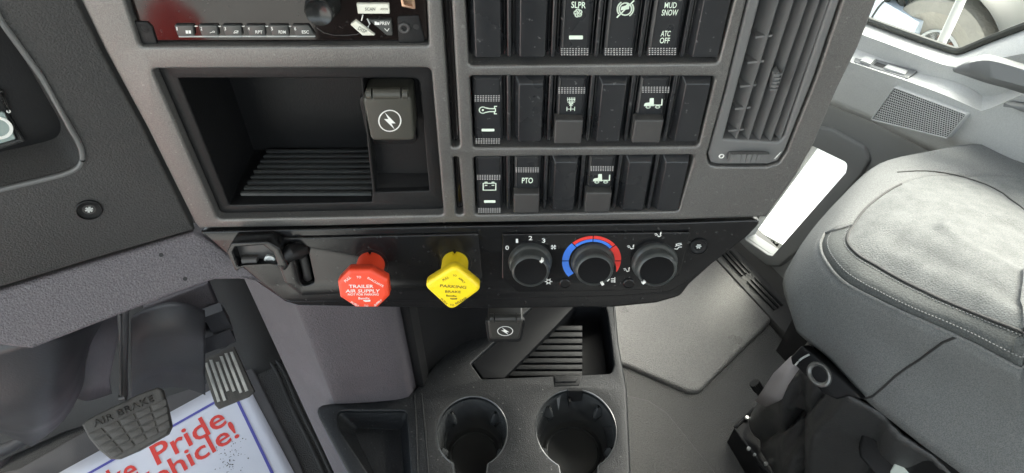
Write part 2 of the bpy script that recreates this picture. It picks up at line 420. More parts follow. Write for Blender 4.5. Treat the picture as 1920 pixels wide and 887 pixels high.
# switch housings with dividers
def colx(x, yr, yc): return 950+(x-950)*(1770-yc)/(1770-yr)
ROWS = [(40, [colx(x, 100, 40) for x in (913, 996, 1078, 1161, 1243, 1322)]),
        (211, [colx(x, 200, 211) for x in (915, 993, 1071, 1146, 1222, 1299)]),
        (349, [colx(x, 340, 349) for x in (917, 989, 1058, 1126, 1194, 1262)])]
SW = 57*PP.scale(1100, 212); SH = PP.uv(1000, 149).y-PP.uv(1000, 274).y
for (yc, xs), hole in zip(ROWS, (hD, hE, hF)):
    mb = MB(); mb.plate(PP, inset(ccw(hole), .0004), [], -.03, -.013, .0005)
    cs = [PP.uv(x, yc) for x in xs]
    for i in range(5):
        m = (cs[i]+cs[i+1])/2
        mb.pbox(PP, (m.x, m.y), SW*.15, SH*1.0, -.013, -.0035, .0012, .0015)
        for sg in (-1, 1): mb.pbox(PP, (m.x+sg*SW*.14, m.y), SW*.05, SH*.98, -.013, -.006, .0005, .0006)
    obj('switch_housing', mb, M['switch'], dash)
# storage cubby
rimL = PP.pts([(334, 147), (676, 147), (698, 361), (697, 379), (430, 385)], -.007)
rimR = PP.pts([(681, 147), (786, 147), (805, 358), (704, 361)], -.007)
mb = MB()
LL = rpoly(rimL, [.001, .001, .001, .001, .001]); RR = rpoly(rimR, [.0012, .004, .001, .001])
mb.plate(PP, inset(ccw(hB), .0002), [LL, RR], -.012, -.007, .0006, 3, back=False, hr=.001)
q = inset(LL, -.001)
mb.stack(PP, [(q, -.0078), (LL, -.012), ([V((p.x, p.y)) for p in LL], -.075)])
floor_y = min(p.y for p in RR)
RB = [V((p.x, max(p.y, floor_y+.006))) for p in RR]
mb.stack(PP, [(inset(RR, -.001), -.0078), (RR, -.012), (RB, -.022)])
cub = obj('storage_cubby', mb, M['blackmatte'], dash, angle=30)
mb = MB()
b0 = LL and min(p.y for p in LL)
for k in range(9):
    d0 = -.014-.0068*k
    xl = PP.uv(430, 385).x+.004+.0006*k; xr = PP.uv(697, 365).x-.004
    c = PP.w((xl+xr)/2, b0+.0045-.0003*k, d0-.0012)
    mb.box(c, PP.ex*((xr-xl)/2), PP.ey*.0012, PP.n*.0013)
M['ribs'] = mat('rib_plastic', (.06, .063, .063), .25)
mb2 = mb; obj('floor_rib', mb2, M['ribs'], cub)
# driver side panel with instrument recess
cl_o = rpoly(DRV.pts([(-230, -60), (-64, -60), (0, 43), (73, 144), (128, 240), (141, 262), (149, 280), (151, 297), (145, 310), (132, 318), (112, 325), (80, 333), (0, 352), (-230, 408)]), [.003, .01, 0, 0]+[.012]*8+[0, .003])
drv = [(90, -120), (143, 0), (190, 95), (269, 240), (357, 418), (366, 431), (180, 485), (0, 540), (-700, 752), (-700, -120)]
obj('driver_side_panel', MB().plate(DRV, DRV.pts(drv), [cl_o], -.06, 0, .002, 4), M['drv'], dash)
obj('recess_lip', MB().tube([DRV.w(p.x, p.y, .0006) for p in inset(ccw(cl_o), -.0012)]+[DRV.w(*inset(ccw(cl_o), -.0012)[0], .0006)], .0017, 8), M['vent'], dash)
clq = [V((p.x, p.y)) for p in cl_o]
_c = DRV.uv(-90, 175); clin = [_c+(p-_c)*.84 for p in cl_o]
obj('recess_wall', MB().stack(DRV, [(inset(cl_o, -.0004), -.0015), ([_c+(p-_c)*.985 for p in cl_o], -.004), (clin, -.024)], False, False), M['drv'], dash)
ic = thing('instrument_cluster', 'dark instrument cluster with a pale gauge in the recess at the left edge', 'instrument cluster', DRV.at(0, 200, -.02))
obj('cluster_face', MB().plate(DRV, [_c+(p-_c)*.845 for p in ccw(cl_o)], [], -.034, -.024, .0005), M['blackmatte'], ic)
gq = DRV.pts([(-60, 205), (8, 212), (32, 268), (-50, 283)], -.022)
obj('gauge_face', MB().plate(DRV, rpoly(gq, .002), [], -.024, -.0225, .0005), mat('gauge_grey', (.30, .36, .34), .3), ic)
mb = MB(); c = DRV.uv(-6, 240, -.022)
mb.plate(DRV, circ(c, .0085, 28), [circ(c, .0065, 28)], -.0224, -.0218, .0002)
for p in ((-8, 210), (16, 209)): 
    c2 = DRV.uv(*p, -.0218); mb.plate(DRV, circ(c2, .0012, 10), [], -.0222, -.0216, .0002)
mb.plate(DRV, rpoly(DRV.pts([(-12, 290), (4, 292), (4, 306), (-12, 306)], -.0218), .001), [], -.0224, -.0218, .0002)
obj('gauge_marking', mb, M['white'], ic)
obj('gauge_bezel', MB().tube([DRV.at(x, y, -.022) for x, y in [(-60, 170), (0, 172), (40, 262), (-50, 290)]], .002, 8), M['drv'], ic)
def screwcap(pl, px, py, rpx, parent, name='screw'):
    c = pl.uv(px, py); r = rpx*pl.scale(px, py)
    mb = MB(); mb.lathe(pl, c, [(r*1.02, -.001), (r, .0012), (r*.93, .0016), (r*.86, .0004), (r*.5, 0), (r*.42, -.0012), (r*.3, -.0012)], 36)
    s = obj(name, mb, M['blackmatte'], parent)
    mb = MB()
    for k in range(3):
        a = k*math.pi/3; e = pl.ex*math.cos(a)+pl.ey*math.sin(a); f = pl.n.cross(e)
        mb.box(pl.w(c.x, c.y, -.0004), e*r*.3, f*r*.08, pl.n*.0005)
    obj('screw_head', mb, M['silver'], s)
screwcap(DRV, 167, 393, 26, dash)
# knee bolster
kn = [(-700, 757), (0, 544), (180, 489), (364, 434), (385, 445), (430, 475), (500, 529), (448, 524), (402, 525), (335, 548), (222, 592), (103, 638), (60, 655), (0, 648), (-700, 820)]
knee = obj('knee_panel', MB().plate(KNEE, rpoly(KNEE.pts(kn), [.001]*15), [], -.03, 0, .003, 4), M['knee'], dash)
# small dents drilled in it
for p in ((302, 478), (347, 523)):
    obj('screw_hole', MB().lathe(KNEE, KNEE.uv(*p), [(.0016, .0001), (.0014, .0003)], 14), M['dark'], knee)
# lower black panel
slot = rpoly(LOWER.pts([(549, 462), (577, 458), (592, 527), (566, 535)]), .0045)
vp = [(507, 444), (600, 442), (898, 435), (905, 518), (892, 535), (566, 552), (535, 527), (527, 505), (519, 470), (507, 458)]
vpl = rpoly(LOWER.pts(vp), [.002, 0, .002, .001, .001, .002, .002, 0, 0, .001])
low = [(374, 434), (600, 429), (840, 424), (1275, 417), (1434, 411), (1400, 445), (1345, 488), (1285, 532), (1255, 548), (1170, 556), (850, 564), (545, 567), (530, 562), (498, 538), (430, 482), (400, 455)]
obj('lower_panel', MB().plate(LOWER, rpoly(LOWER.pts(low), [.001, 0, 0, 0, .006, 0, 0, .012, .01, 0, 0, .006, .004, 0, 0, 0]), [inset(ccw(slot), -.001), inset(ccw(vpl), .003)], -.012, 0, .0016, 4, hr=.0005) if False else
    MB().plate(LOWER, rpoly(LOWER.pts(low), [.001, 0, 0, 0, .006, 0, 0, .012, .01, 0, 0, .006, .004, 0, 0, 0]), [inset(ccw(slot), -.001)], -.012, 0, .0016, 4), M['black'], dash)
body = [(384, 440), (900, 430), (1415, 418), (1340, 490), (1292, 533), (1276, 555), (1230, 568), (1150, 576), (900, 579), (560, 573), (535, 566), (440, 500)]
obj('lower_body', MB().plate(LOWER, rpoly(LOWER.pts(body, -.014), [.001, 0, .01, 0, .01, .01, .01, 0, 0, .006, .004, 0]), [], -.10, -.0125, .003, 4), M['black'], dash)
screwcap(LOWER, 1310, 462, 17, dash)
obj('valve_plate', MB().plate(LOWER, vpl, [slot], .0001, .0024, .0012, 3, back=False), M['black'], dash)
mb = MB()
a, b = LOWER.at(566, 470, -.008), LOWER.at(579, 527, -.008)
mb.tube([a, b], .0035, 10)
obj('slot_rail', mb, M['switchgrey'], dash)

# ------------------------------------------------------------------ air valve knobs
def knob_root(name, label, base, face, mt):
    h = match_h(LOWER, base, face); c = LOWER.uv(*base)
    return thing(name, label, 'knob', LOWER.at(*base), 'air brake pull knobs'), h, c
def stem(root, c, r, h, m):
    mb = MB(); n = 48; notch = []
    def lp(rr, cut):
        L = []
        for k in range(n):
            a = 2*math.pi*k/n; d = abs((a-math.pi/2+math.pi) % (2*math.pi)-math.pi)
            q = rr*(.78 if (cut and d < .12) else 1); L.append(V((c.x+q*math.cos(a), c.y+q*math.sin(a))))
        return L
    mb.stack(LOWER, [(lp(r, True), .002), (lp(r, True), .0065), (lp(r, False), .0068), (lp(r*1.02, False), h)], True, True)
    obj('knob_stem', mb, m, root)
    mb = MB(); mb.lathe(LOWER, c, [(r*1.28, .0018), (r*1.24, .0026), (r*1.2, .0019), (r*1.16, .0016)], 40)
    obj('mounting_hole', mb, M['dark'], root)
def face(root, loop, h0, h1, m, rb=.0035):
    mb = MB(); L = ccw(loop); lv = [(inset(L, .002), h0), (L, h0+.002), (L, h1-rb*.7)]
    for k in range(1, 5):
        t = math.pi/2*k/4; lv.append((inset(L, rb*(1-math.cos(t))), h1-rb*.7+rb*.7*math.sin(t)))
    mb.stack(LOWER, lv, True, True)
    obj('knob_face', mb, m, root, angle=50)
rr_, h, c = knob_root('pull_knob', 'red octagonal pull knob lettered TRAILER AIR SUPPLY, pulled out of the black panel', (697, 491), (682, 543), None)
KH = h; rs = 25.5*LOWER.scale(697, 495)
stem(rr_, c, rs, h-.006, M['red'])
oc = LOWER.pts([(654, 507), (695, 507), (727, 525), (730, 556), (708, 577.5), (667, 577.5), (637, 558), (632.5, 529)], h)
face(rr_, rpoly(oc, .0022), h-.010, h, M['red'], .003)
mb = MB(); hh = h+.0002
def k1(x, y): return (610+x/6.194, 460+y/6.194)
for s, A, B, C in [('TRAILER', (275, 495), (560, 495), (272, 457)), ('AIR SUPPLY', (235, 548), (630, 548), (238, 511)), ('NOT FOR PARKING', (262, 583), (620, 583), (262, 558)),
                   ('TO', (362, 382), (415, 382), (362, 356)), ('PULL', (235, 432), (300, 378), (215, 408)), ('EVACUATE', (488, 388), (668, 488), (498, 366)),
                   ('PUSH', (292, 668), (380, 713), (303, 648)), ('TO', (450, 712), (498, 712), (450, 690)), ('SUPPLY', (575, 712), (662, 645), (562, 690)), ('Bendix', (385, 628), (515, 628), (385, 602))]:
    text_into(mb, s, LOWER, k1(*A), k1(*B), k1(*C), hh)
glyph_into(mb, [], LOWER, k1(440, 660), k1(525, 660), k1(440, 630), hh, polys=[[(0, .55), (0, .8), (.6, .75), (.85, .9), (1, .9), (.95, .2), (.3, .1)]])
obj('knob_lettering', mb, M['white'], rr_)
ry, h, c = knob_root('pull_knob', 'yellow diamond pull knob lettered PARKING BRAKE, right of the red one', (854, 489), (848, 542), None)
stem(ry, c, 24.5*LOWER.scale(854, 493), h-.006, M['yellow'])
dm = LOWER.pts([(853, 498), (905, 541), (846, 584), (793, 535)], h)
face(ry, rpoly(dm, [.0058]*4, 8), h-.010, h, M['yellow'], .003)
mb = MB(); hh = h+.0002
for s, A, B, C in [('PARKING', (1330, 485), (1635, 505), (1335, 452)), ('BRAKE', (1390, 550), (1572, 556), (1392, 522)), ('Bendix', (1402, 595), (1525, 602), (1404, 570)),
                   ('TO', (1478, 362), (1525, 362), (1478, 340)), ('PULL', (1372, 420), (1440, 378), (1355, 396)), ('APPLY', (1542, 385), (1612, 448), (1560, 368)),
                   ('PUSH', (1335, 630), (1405, 690), (1352, 612)), ('TO', (1445, 702), (1492, 702), (1445, 680)), ('RELEASE', (1518, 690), (1645, 620), (1505, 668))]:
    text_into(mb, s, LOWER, k1(*A), k1(*B), k1(*C), hh)
glyph_into(mb, [], LOWER, k1(1448, 632), k1(1532, 632), k1(1448, 606), hh, polys=[[(0, .3), (0, .65), (.6, .55), (1, .8), (.95, .15), (.3, .05)]])
obj('knob_lettering', mb, M['darkprint'], ry)

# ------------------------------------------------------------------ trailer hand valve
hv = thing('hand_valve_lever', 'black trailer brake lever standing out at the left end of the lower panel', 'lever', LOWER.at(500, 490))
H0 = .016
lv = rpoly(LOWER.pts([(425, 474), (433, 456), (500, 453), (507, 455), (524, 466), (541, 499), (533, 509), (520, 500), (505, 497), (456, 500), (442, 511)], H0), [.0015]*11, 2)
ho = rpoly(LOWER.pts([(437, 473), (441, 464), (493, 460), (513, 474), (520, 496), (460, 497), (446, 500)], H0), [.001]*7, 2)
obj('lever_shell', MB().plate(LOWER, lv, [ho], .002, H0, .001, 3), M['black'], hv)
obj('lever_web', MB().plate(LOWER, inset(ccw(ho), -.0005), [], .002, .0075, .0008), M['switchgrey'], hv)
mb = MB(); mb.tube([LOWER.at(456, 488, .010), LOWER.at(484, 487, .010)], .0035, 12)
obj('lever_barrel', mb, M['switchgrey'], hv)
mb = MB(); mb.lathe(LOWER, LOWER.uv(506, 489, .01), [(.0045, .004), (.0045, .010), (.003, .011), (.0025, .010)], 12)
obj('lever_bolt', mb, M['silver'], hv)
mb = MB(); mb.tube([LOWER.at(528, 484, .010), LOWER.at(548, 472, .009), LOWER.at(563, 470, .004), LOWER.at(567, 470, -.008)], [.006, .0065, .0065, .0055], 12)
obj('lever_arm', mb, M['blackmatte'], hv)

# ------------------------------------------------------------------ climate control panel
def k7(x, y): return (900+x/3.84, 400+y/3.84)
cc = thing('climate_control_panel', 'black climate control panel with three round knobs and red and blue temperature arc', 'control panel', LOWER.at(1110, 490))
fp = rpoly(LOWER.pts([k7(158, 140), k7(1510, 125), k7(1435, 430), k7(1282, 540), k7(270, 560), k7(158, 460)]), [.001, .001, .004, .002, .002, .002])
obj('face_plate', MB().plate(LOWER, fp, [], .0001, .0022, .0009, 3, back=False), M['black'], cc)
FH = .0024
mb = MB()
for s, x0, x1, yb, yt in [('0', 183, 208, 262, 232), ('1', 258, 274, 213, 183), ('2', 350, 377, 193, 163), ('3', 445, 470, 211, 181)]:
    text_into(mb, s, LOWER, k7(x0, yb), k7(x1, yb), k7(x0, yt), FH)
def gl(mb, key, pl, A, B, C, h, w=.1, f=None):
    st, po = G[key]; f = f or (lambda x, y: (x, y))
    return glyph_into(mb, st, pl, f(*A), f(*B), f(*C), h, w, po)
obj('panel_digits', mb, M['white'], cc)
mb = MB(); gl(mb, 'fan', LOWER, (508, 262), (550, 262), (508, 226), FH, .1, k7); obj('panel_symbol', mb, M['white'], cc)
mb = MB(); gl(mb, 'snow', LOWER, (468, 512), (518, 512), (468, 470), FH, .14, k7); obj('panel_symbol', mb, M['white'], cc)
mb = MB(); gl(mb, 'seatair', LOWER, (1260, 175), (1308, 168), (1258, 140), FH, .14, k7); obj('panel_symbol', mb, M['white'], cc)
mb = MB(); gl(mb, 'seatair', LOWER, (1062, 262), (1112, 258), (1060, 228), FH, .14, k7); obj('panel_symbol', mb, M['white'], cc)
mb = MB(); gl(mb, 'seatair', LOWER, (1036, 425), (1080, 420), (1034, 392), FH, .14, k7); obj('panel_symbol', mb, M['white'], cc)
mb = MB(); glyph_into(mb, [[(0, .2), (.35, .1), (.6, .4), (.95, .35)], arc(.6, .6, .38, 20, 160, 8), [(.1, .6), (.9, .75)], [(.2, .9), (.9, .95)]], LOWER, k7(1402, 265), k7(1455, 258), k7(1400, 220), FH, .12); obj('panel_symbol', mb, M['white'], cc)
mb = MB(); glyph_into(mb, [[(.62, .1), (1, .1)], [(.62, .4), (1, .4)], [(.62, .7), (1, .7)], [(.98, 0), (.98, .95)]], LOWER, k7(900, 497), k7(972, 497), k7(900, 460), FH, .12, [[(0, .45), (.22, .85), (.5, .6), (.28, .15)]]); obj('panel_symbol', mb, M['white'], cc)
tc = LOWER.uv(1108.5, 486); R = 55*LOWER.scale(1109, 486)
def ring(r0, r1, a0, a1, h=FH, n=16):
    vs = []; fs = []
    for k in range(n+1):
        a = rad(a0+(a1-a0)*k/n); rr1 = r1
        for r in (r0*R, r1*R): vs.append(LOWER.w(tc.x+r*math.cos(a), tc.y+r*math.sin(a), h))
    for k in range(n): fs.append((2*k, 2*k+1, 2*k+3, 2*k+2))
    return MB().add(vs, fs)
mb = ring(.77, 1, 221, 181); q = ring(.77, 1, 179, 135); mb.add(q.v, q.f)
for a in ((133, 91), (89, 41)): q = ring(.77, .87, *a); mb.add(q.v, q.f)
obj('temperature_scale', mb, M['blueprint'], cc)
mb = ring(.885, 1, 133, 91); 
for a in ((89, 41),): q = ring(.885, 1, *a); mb.add(q.v, q.f)
q = ring(.77, 1, 39, 1); mb.add(q.v, q.f)
vs = []
q = ring(.77, 1, -1, -27)
for k in range(17):
    o, i = q.v[2*k+1], q.v[2*k]; q.v[2*k] = i.lerp(o, k/16*.9)
mb.add(q.v, q.f)
obj('temperature_scale', mb, M['redprint'], cc)
def climate_knob(base, facep, rpx, lbl, ptr):
    h = match_h(LOWER, base, facep); c = LOWER.uv(*base); r = rpx*LOWER.scale(*base)
    mb = MB(); mb.lathe(LOWER, c, [(r, .0022), (r*.99, .004), (r*.95, h*.36), (r*.875, h*.42), (r*.865, h*.43), (r*.84, h*.78), (r*.87, h*.79), (r*.855, h*.86), (r*.79, h*.98), (r*.75, h), (r*.72, h-.0014)], 56, cap=False)
    k = obj('rotary_knob', mb, M['knob'], cc, angle=50); lab(k, lbl)
    mb = MB(); mb.lathe(LOWER, c, [(r*.73, h-.0013), (r*.4, h-.0022), (r*.01, h-.0026)], 48); obj('knob_cap', mb, M['knobface'], k)
    mb = MB(); n = 72
    for i in range(n):
        for j in range(4):
            a = 2*math.pi*(i+.5*(j % 2))/n; rr = r*(.862-.006*j)
            p = LOWER.w(c.x+rr*math.cos(a), c.y+rr*math.sin(a), h*(.49+.085*j))
            e = (LOWER.ex*-math.sin(a)+LOWER.ey*math.cos(a)); o = (LOWER.ex*math.cos(a)+LOWER.ey*math.sin(a))
            w = r*.030; hh = h*.036
            mb.add([p-e*w, p-LOWER.n*hh, p+e*w, p+LOWER.n*hh, p+o*r*.035], [(0, 1, 4), (1, 2, 4), (2, 3, 4), (3, 0, 4)])
    obj('knurling', mb, M['knob'], k, smooth=False)
    mb = MB(); a = rad(ptr); d = V((math.cos(a), math.sin(a))); n_ = V((-d.y, d.x))
    p0, p1 = c+d*r*.70, c+d*r*.86; w = r*.06
    mb.plate(LOWER, [p0-n_*w, p1-n_*w, p1+n_*w, p0+n_*w], [], h-.003, h+.0006, .0003); obj('pointer', mb, M['white'], k)
climate_knob((994, 487), (996, 511), 41, 'left knob with fan speeds 0 to 3 round it', 52)
climate_knob((1111, 487), (1116, 509), 41, 'middle knob inside the red and blue arc', -60)
climate_knob((1226, 488), (1233, 509), 43, 'right knob set among air direction symbols', 228)
for p in ((1059, 528), (1178, 528)):
    mb = MB(); c = LOWER.uv(*p); r = 10.5*LOWER.scale(*p); mb.lathe(LOWER, c, [(r, .0022), (r, .0032), (r*.85, .0036), (r*.8, .003)], 28); obj('push_button', mb, M['black'], cc)

# ------------------------------------------------------------------ switches
def dots(mb, pl, x0, x1, y0, y1, nx, h, ny=4):
    a, b, c = pl.uv(x0, y1, h), pl.uv(x1, y1, h), pl.uv(x0, y0, h)
    for i in range(nx):
        for j in range(ny):
            p = a+(b-a)*((i+.5)/nx)+(c-a)*((j+.5)/ny); w = (b-a).length/nx*.30; t = (c-a).length/ny*.30
            mb.add([pl.w(p.x-w, p.y-t, h), pl.w(p.x+w, p.y-t, h), pl.w(p.x+w, p.y+t, h), pl.w(p.x-w, p.y+t, h), pl.w(p.x, p.y, h+.0006)], [(0, 1, 4), (1, 2, 4), (2, 3, 4), (3, 0, 4)])
def bar(mb, pl, x0, x1, y0, y1, h):
    L = rpoly(pl.pts([(x0, y0), (x1, y0), (x1, y1), (x0, y1)], h), .0006, 3)
    mb.plate(pl, L, [], h-.0004, h, .0001, 1)
SHH = -.0022
M['dots'] = mat('grip_dot_plastic', (.42, .41, .40), .35)
def rocker(row, colm, name, label, legends, dotb, ind=None, lock=None):
    yc, xs = ROWS[row]; c = PP.uv(xs[colm], yc)
    t = thing(name, label, 'switch', PP.w(c.x, c.y), 'rocker switches in the dashboard')
    mb = MB(); w, hh = SW*.93, SH*.97
    L = rrect((c.x, c.y), w, hh, .0012, 2)
    mb.stack(PP, [(L, -.013), (L, -.0042), (inset(L, .0006), -.0034), (inset(L, .0018), SHH-.0002), (inset(L, .0024), SHH-.0001)])
    obj('rocker', mb, M['switch'], t, angle=30)
    if legends:
        mb = MB()
        for lg in legends:
            if lg[0] == 't': text_into(mb, lg[1], PP, *lg[2:5], SHH+.0001)
            else: gl(mb, lg[1], PP, *lg[2:5], SHH+.0001, lg[5] if len(lg) > 5 else .1)
        obj('legend', mb, M['greenwhite'], t)
    for d in dotb:
        mb = MB(); dots(mb, PP, *d, 10, SHH); obj('grip_dots', mb, M['dots'], t, smooth=False)
    if ind: mb = MB(); bar(mb, PP, *ind, SHH+.0004); obj('indicator_bar', mb, M['greenwhite'], t)
    if lock:
        mb = MB(); hl = .0045; x0, x1, y0, y1 = lock
        sk = (c.x and 0)
        L = rpoly(PP.pts([(x0, y0), (x1, y0), (x1+(950-x1)*(y1-y0)/1500, y1), (x0+(950-x0)*(y1-y0)/1500, y1)], hl), .0012, 3)
        mb.plate(PP, L, [], -.004, hl, .0012, 3); obj('lock_tab', mb, M['switchgrey'], t)
    return t
rocker(0, 2, 'rocker_switch', 'switch lettered SLPR over a fan symbol and white bar', [('t', 'SLPR', (1071, 14.5), (1098, 15.5), (1071.7, 2.5)), ('g', 'fanline', (1075, 33), (1092, 33), (1075.5, 16), .13)], [(1050.5, 1104, 89.5, 104.5)], (1067, 1093, 67, 74))
rocker(0, 3, 'rocker_switch', 'switch with a crossed-out circle symbol, between SLPR and MUD SNOW', [('g', 'tract', (1157, 32), (1187, 32), (1158, 2), .09)], [(1133, 1186, 89.5, 104.5)])
rocker(0, 4, 'rocker_switch', 'switch lettered MUD SNOW and ATC OFF', [('t', 'MUD', (1245.5, 15), (1268, 15), (1247, 4)), ('t', 'SNOW', (1240, 29), (1270, 29), (1242, 17.8)), ('t', 'ATC', (1238.5, 68), (1256, 68), (1240.5, 57.5)), ('t', 'OFF', (1236.5, 81), (1255, 81), (1238, 70.5))], [(1215.5, 1268.5, 89, 104)])
rocker(1, 0, 'rocker_switch', 'switch with a wrench-like outline symbol and white bar, left end of its row', [('g', 'wrench', (898, 213.5), (931, 213.5), (898, 199.5), .13)], [(889, 938, 178, 191), (891, 938, 259, 270)], (903, 927, 242, 246.5))
rocker(1, 2, 'rocker_switch', 'switch with an axle symbol above a raised lock tab', [('g', 'axle', (1062, 208), (1078, 208), (1063, 183), .08)], [(1046, 1098, 163, 176)], None, (1041, 1094, 225.6, 270))
rocker(1, 4, 'rocker_switch', 'switch with a flatbed truck symbol above a raised lock tab', [('g', 'truck', (1207, 203), (1241, 203), (1208, 183), .09)], [(1203, 1256, 162, 174.5)], None, (1191, 1245, 225.6, 268.5))
rocker(2, 0, 'rocker_switch', 'switch with a battery symbol and white bar, left end of bottom row', [('g', 'battery', (906, 356.5), (929.5, 356.5), (906, 341.5), .1)], [(893.5, 939, 327.5, 337.5), (896, 939, 389.5, 399)], (907.5, 929, 376, 380.5))
rocker(2, 1, 'rocker_switch', 'switch lettered PTO above a raised lock tab', [('t', 'PTO', (978.5, 343.5), (999, 343.5), (978.8, 333))], [(966, 1011, 313.5, 323.5)], None, (963, 1011.5, 364, 400))
rocker(2, 3, 'rocker_switch', 'switch with a tow truck symbol above a raised lock tab', [('g', 'truck', (1111.5, 343.5), (1143, 343.5), (1112, 325.5), .1)], [(1106.5, 1151, 311, 321)], None, (1099, 1147.5, 361.7, 398.5))
BL = {(0, 0): 'blank black switch cover, leftmost in the top row', (0, 1): 'blank black switch cover just left of the SLPR switch', (0, 5): 'blank black switch cover right of the MUD SNOW switch',
      (1, 1): 'blank black switch cover between the wrench symbol and axle symbol switches', (1, 3): 'blank black switch cover between the axle and flatbed truck switches', (1, 5): 'blank black switch cover right of the flatbed truck switch',
      (2, 2): 'blank black switch cover between the PTO and tow truck switches', (2, 4): 'blank black switch cover just right of the tow truck switch', (2, 5): 'blank black switch cover at the right end of the bottom row'}
proto = None
for (r, cI), l in BL.items():
    yc, xs = ROWS[r]; c = PP.uv(xs[cI], yc); p = PP.w(c.x, c.y)
    if proto is None:
        mb = MB(); w, hh = SW*1.0, SH*.97
        L = rrect((c.x, c.y), w, hh, .0012, 3)
        def sh(L, dl, dr, dt, db):        # move the sides in
            x0 = min(p.x for p in L); x1 = max(p.x for p in L); y0 = min(p.y for p in L); y1 = max(p.y for p in L)
            return [V((x0+dl+(p.x-x0)*(x1-x0-dl-dr)/(x1-x0), y0+db+(p.y-y0)*(y1-y0-dt-db)/(y1-y0))) for p in L]
        mb.stack(PP, [(L, -.013), (L, -.0066), (sh(L, .0006, .0005, .0008, .0005), -.0058), (sh(L, .0026, .0015, .0038, .001), -.0012), (sh(L, .0030, .0018, .0044, .0013), -.0007), (sh(L, .0036, .0023, .005, .0018), -.0006)])
        for q in mb.v: q -= p
        proto = obj('blank_switch_cover', mb, M['switch'], None, angle=50); o = proto
    else: o = proto.copy(); COL.objects.link(o)
    o.location = p; tag(o, l, 'switch cover', 'blank covers in the switch rows')

# ------------------------------------------------------------------ radio
def k2(x, y): return (220+x/3.097, y/3.097)
def kr(x, y): return (560+x/7.385, y/7.385)
rd = thing('radio', 'glossy black car radio with round volume knob at the top edge', 'radio', PP.at(520, 40))
FR = -.0045
M['radio'] = mat('radio_lens', (.010, .007, .0065), .06, spec=.35, speck=.05)
obj('radio_body', MB().plate(PP, inset(ccw(hA), .0007), [], -.06, FR, .0012, 3), M['radio'], rd)
mb = MB(); mb.plate(PP, rpoly(PP.pts([kr(1265, -300), kr(1345, -300), kr(1385, 590), kr(1375, 590)], FR), .0003), [], FR, FR+.0002, .0001) 
aux = rpoly(PP.pts([kr(1365, 220), kr(1660, 205), kr(1755, 580), kr(1385, 590)], FR), [.002, .001, .002, .001])
obj('jack_plate', MB().plate(PP, aux, [], FR, FR+.0008, .0005), M['blackmatte'], rd)
c = PP.uv(*kr(1465, 375), FR)
mb = MB(); mb.plate(PP, circ(c, .0036, 28), [circ(c, .0016, 28)], FR, FR+.0022, .0008); obj('audio_jack', mb, M['switchgrey'], rd)
c = PP.uv(*kr(1625, 362), FR); mb = MB(); mb.lathe(PP, c, [(.0019, FR+.0011), (.0017, FR+.0009)], 20); c = PP.uv(566-3.5*0, 50, FR)
obj('fixing_hole', mb, M['dark'], rd); mb = MB()
c3 = PP.uv(273.5, 51, FR); mb.lathe(PP, c3, [(.0028, FR+.0012), (.0026, FR+.001)], 20)
obj('fixing_hole', mb, M['dark'], rd)
tabp = rpoly(PP.pts([k2(95, 120), k2(175, 125), k2(205, 155), k2(235, 250), k2(150, 262)], FR), [.0006, .001, .001, .0006, .0006])
obj('corner_tab', MB().plate(PP, tabp, [], FR, FR+.001, .0005), M['blackmatte'], rd)
M['btn'] = mat('radio_button', (.05, .052, .05), .35)
bt = [(330, 440, '1', None, 'note'), (470, 580, '2', None, 'key'), (608, 718, '3', None, 'frame'), (745, 853, '4', 'RPT', None), (880, 990, '5', 'ROM', None), (1015, 1110, '6', 'ESC', None)]
bt[4] = (880, 990, '5', 'RDM', None)
for x0, x1, n_, s, g_ in bt:
    ext = 40 if n_ == '6' else 8
    L = rpoly(PP.pts([k2(x0, 147), k2(x1, 147), k2(x1+ext, 208), k2(x0+22, 208)], FR+.0015), .0006, 2)
    b_ = obj('preset_button', MB().plate(PP, L, [], FR, FR+.0018, .0005), M['btn'], rd); lab(b_, 'preset button '+n_)
    mb = MB(); hz = FR+.0020
    text_into(mb, n_, PP, k2(x0+14, 176), k2(x0+(24 if n_ != '1' else 20), 176), k2(x0+12, 156), hz)
    xx = x0+70
    if s: text_into(mb, s, PP, k2(x0+57, 194), k2(x0+98, 195), k2(x0+56, 176), hz)
    else: gl(mb, g_, PP, (x0+68, 195), (x0+98, 195), (x0+66, 177), hz, .14, k2)
    obj('button_print', mb, M['white'], b_)
mb = MB()
for x0 in (447, 583, 721, 858, 993): bar(mb, PP, k2(x0, 0)[0], k2(x0+18, 0)[0], k2(0, 150)[1], k2(0, 157)[1], FR+.0004)
mb.tube([PP.at(*k2(358, 212), FR), PP.at(*k2(1150, 210), FR)], .0005, 6)
obj('button_trim', mb, M['silver'], rd)
# volume knob
c = PP.uv(*k2(1172, 68), FR+.012); r = 27*PP.scale(598, 20)
mb = MB(); mb.lathe(PP, c, [(r*1.22, FR), (r*1.2, FR+.002), (r*1.08, FR+.0035), (r*1.06, FR+.009), (r, FR+.0125), (r*.93, FR+.0135), (r*.9, FR+.0132), (r*.5, FR+.0118), (r*.01, FR+.0112)], 48)
obj('volume_knob', mb, mat('satin_black_knob', (.012, .013, .013), .26), rd, angle=60)
mb = MB(); mb.tube([PP.at(*kr(*p), FR+.0003) for p in [(250, 385), (350, 455), (480, 488), (640, 490), (800, 478), (860, 455)]], .0003, 6)
obj('knob_ring', mb, M['switchgrey'], rd)
def rbtn(name, L, m, txts, pm):
    b_ = obj(name, MB().plate(PP, rpoly(PP.pts([kr(*p) for p in L], FR+.0015), .0004, 2), [], FR, FR+.0020, .0006), m, rd)
    mb = MB()
    for s, A, B, C in txts: text_into(mb, s, PP, kr(*A), kr(*B), kr(*C), FR+.0022)
    obj('button_print', mb, pm, b_); return b_, 
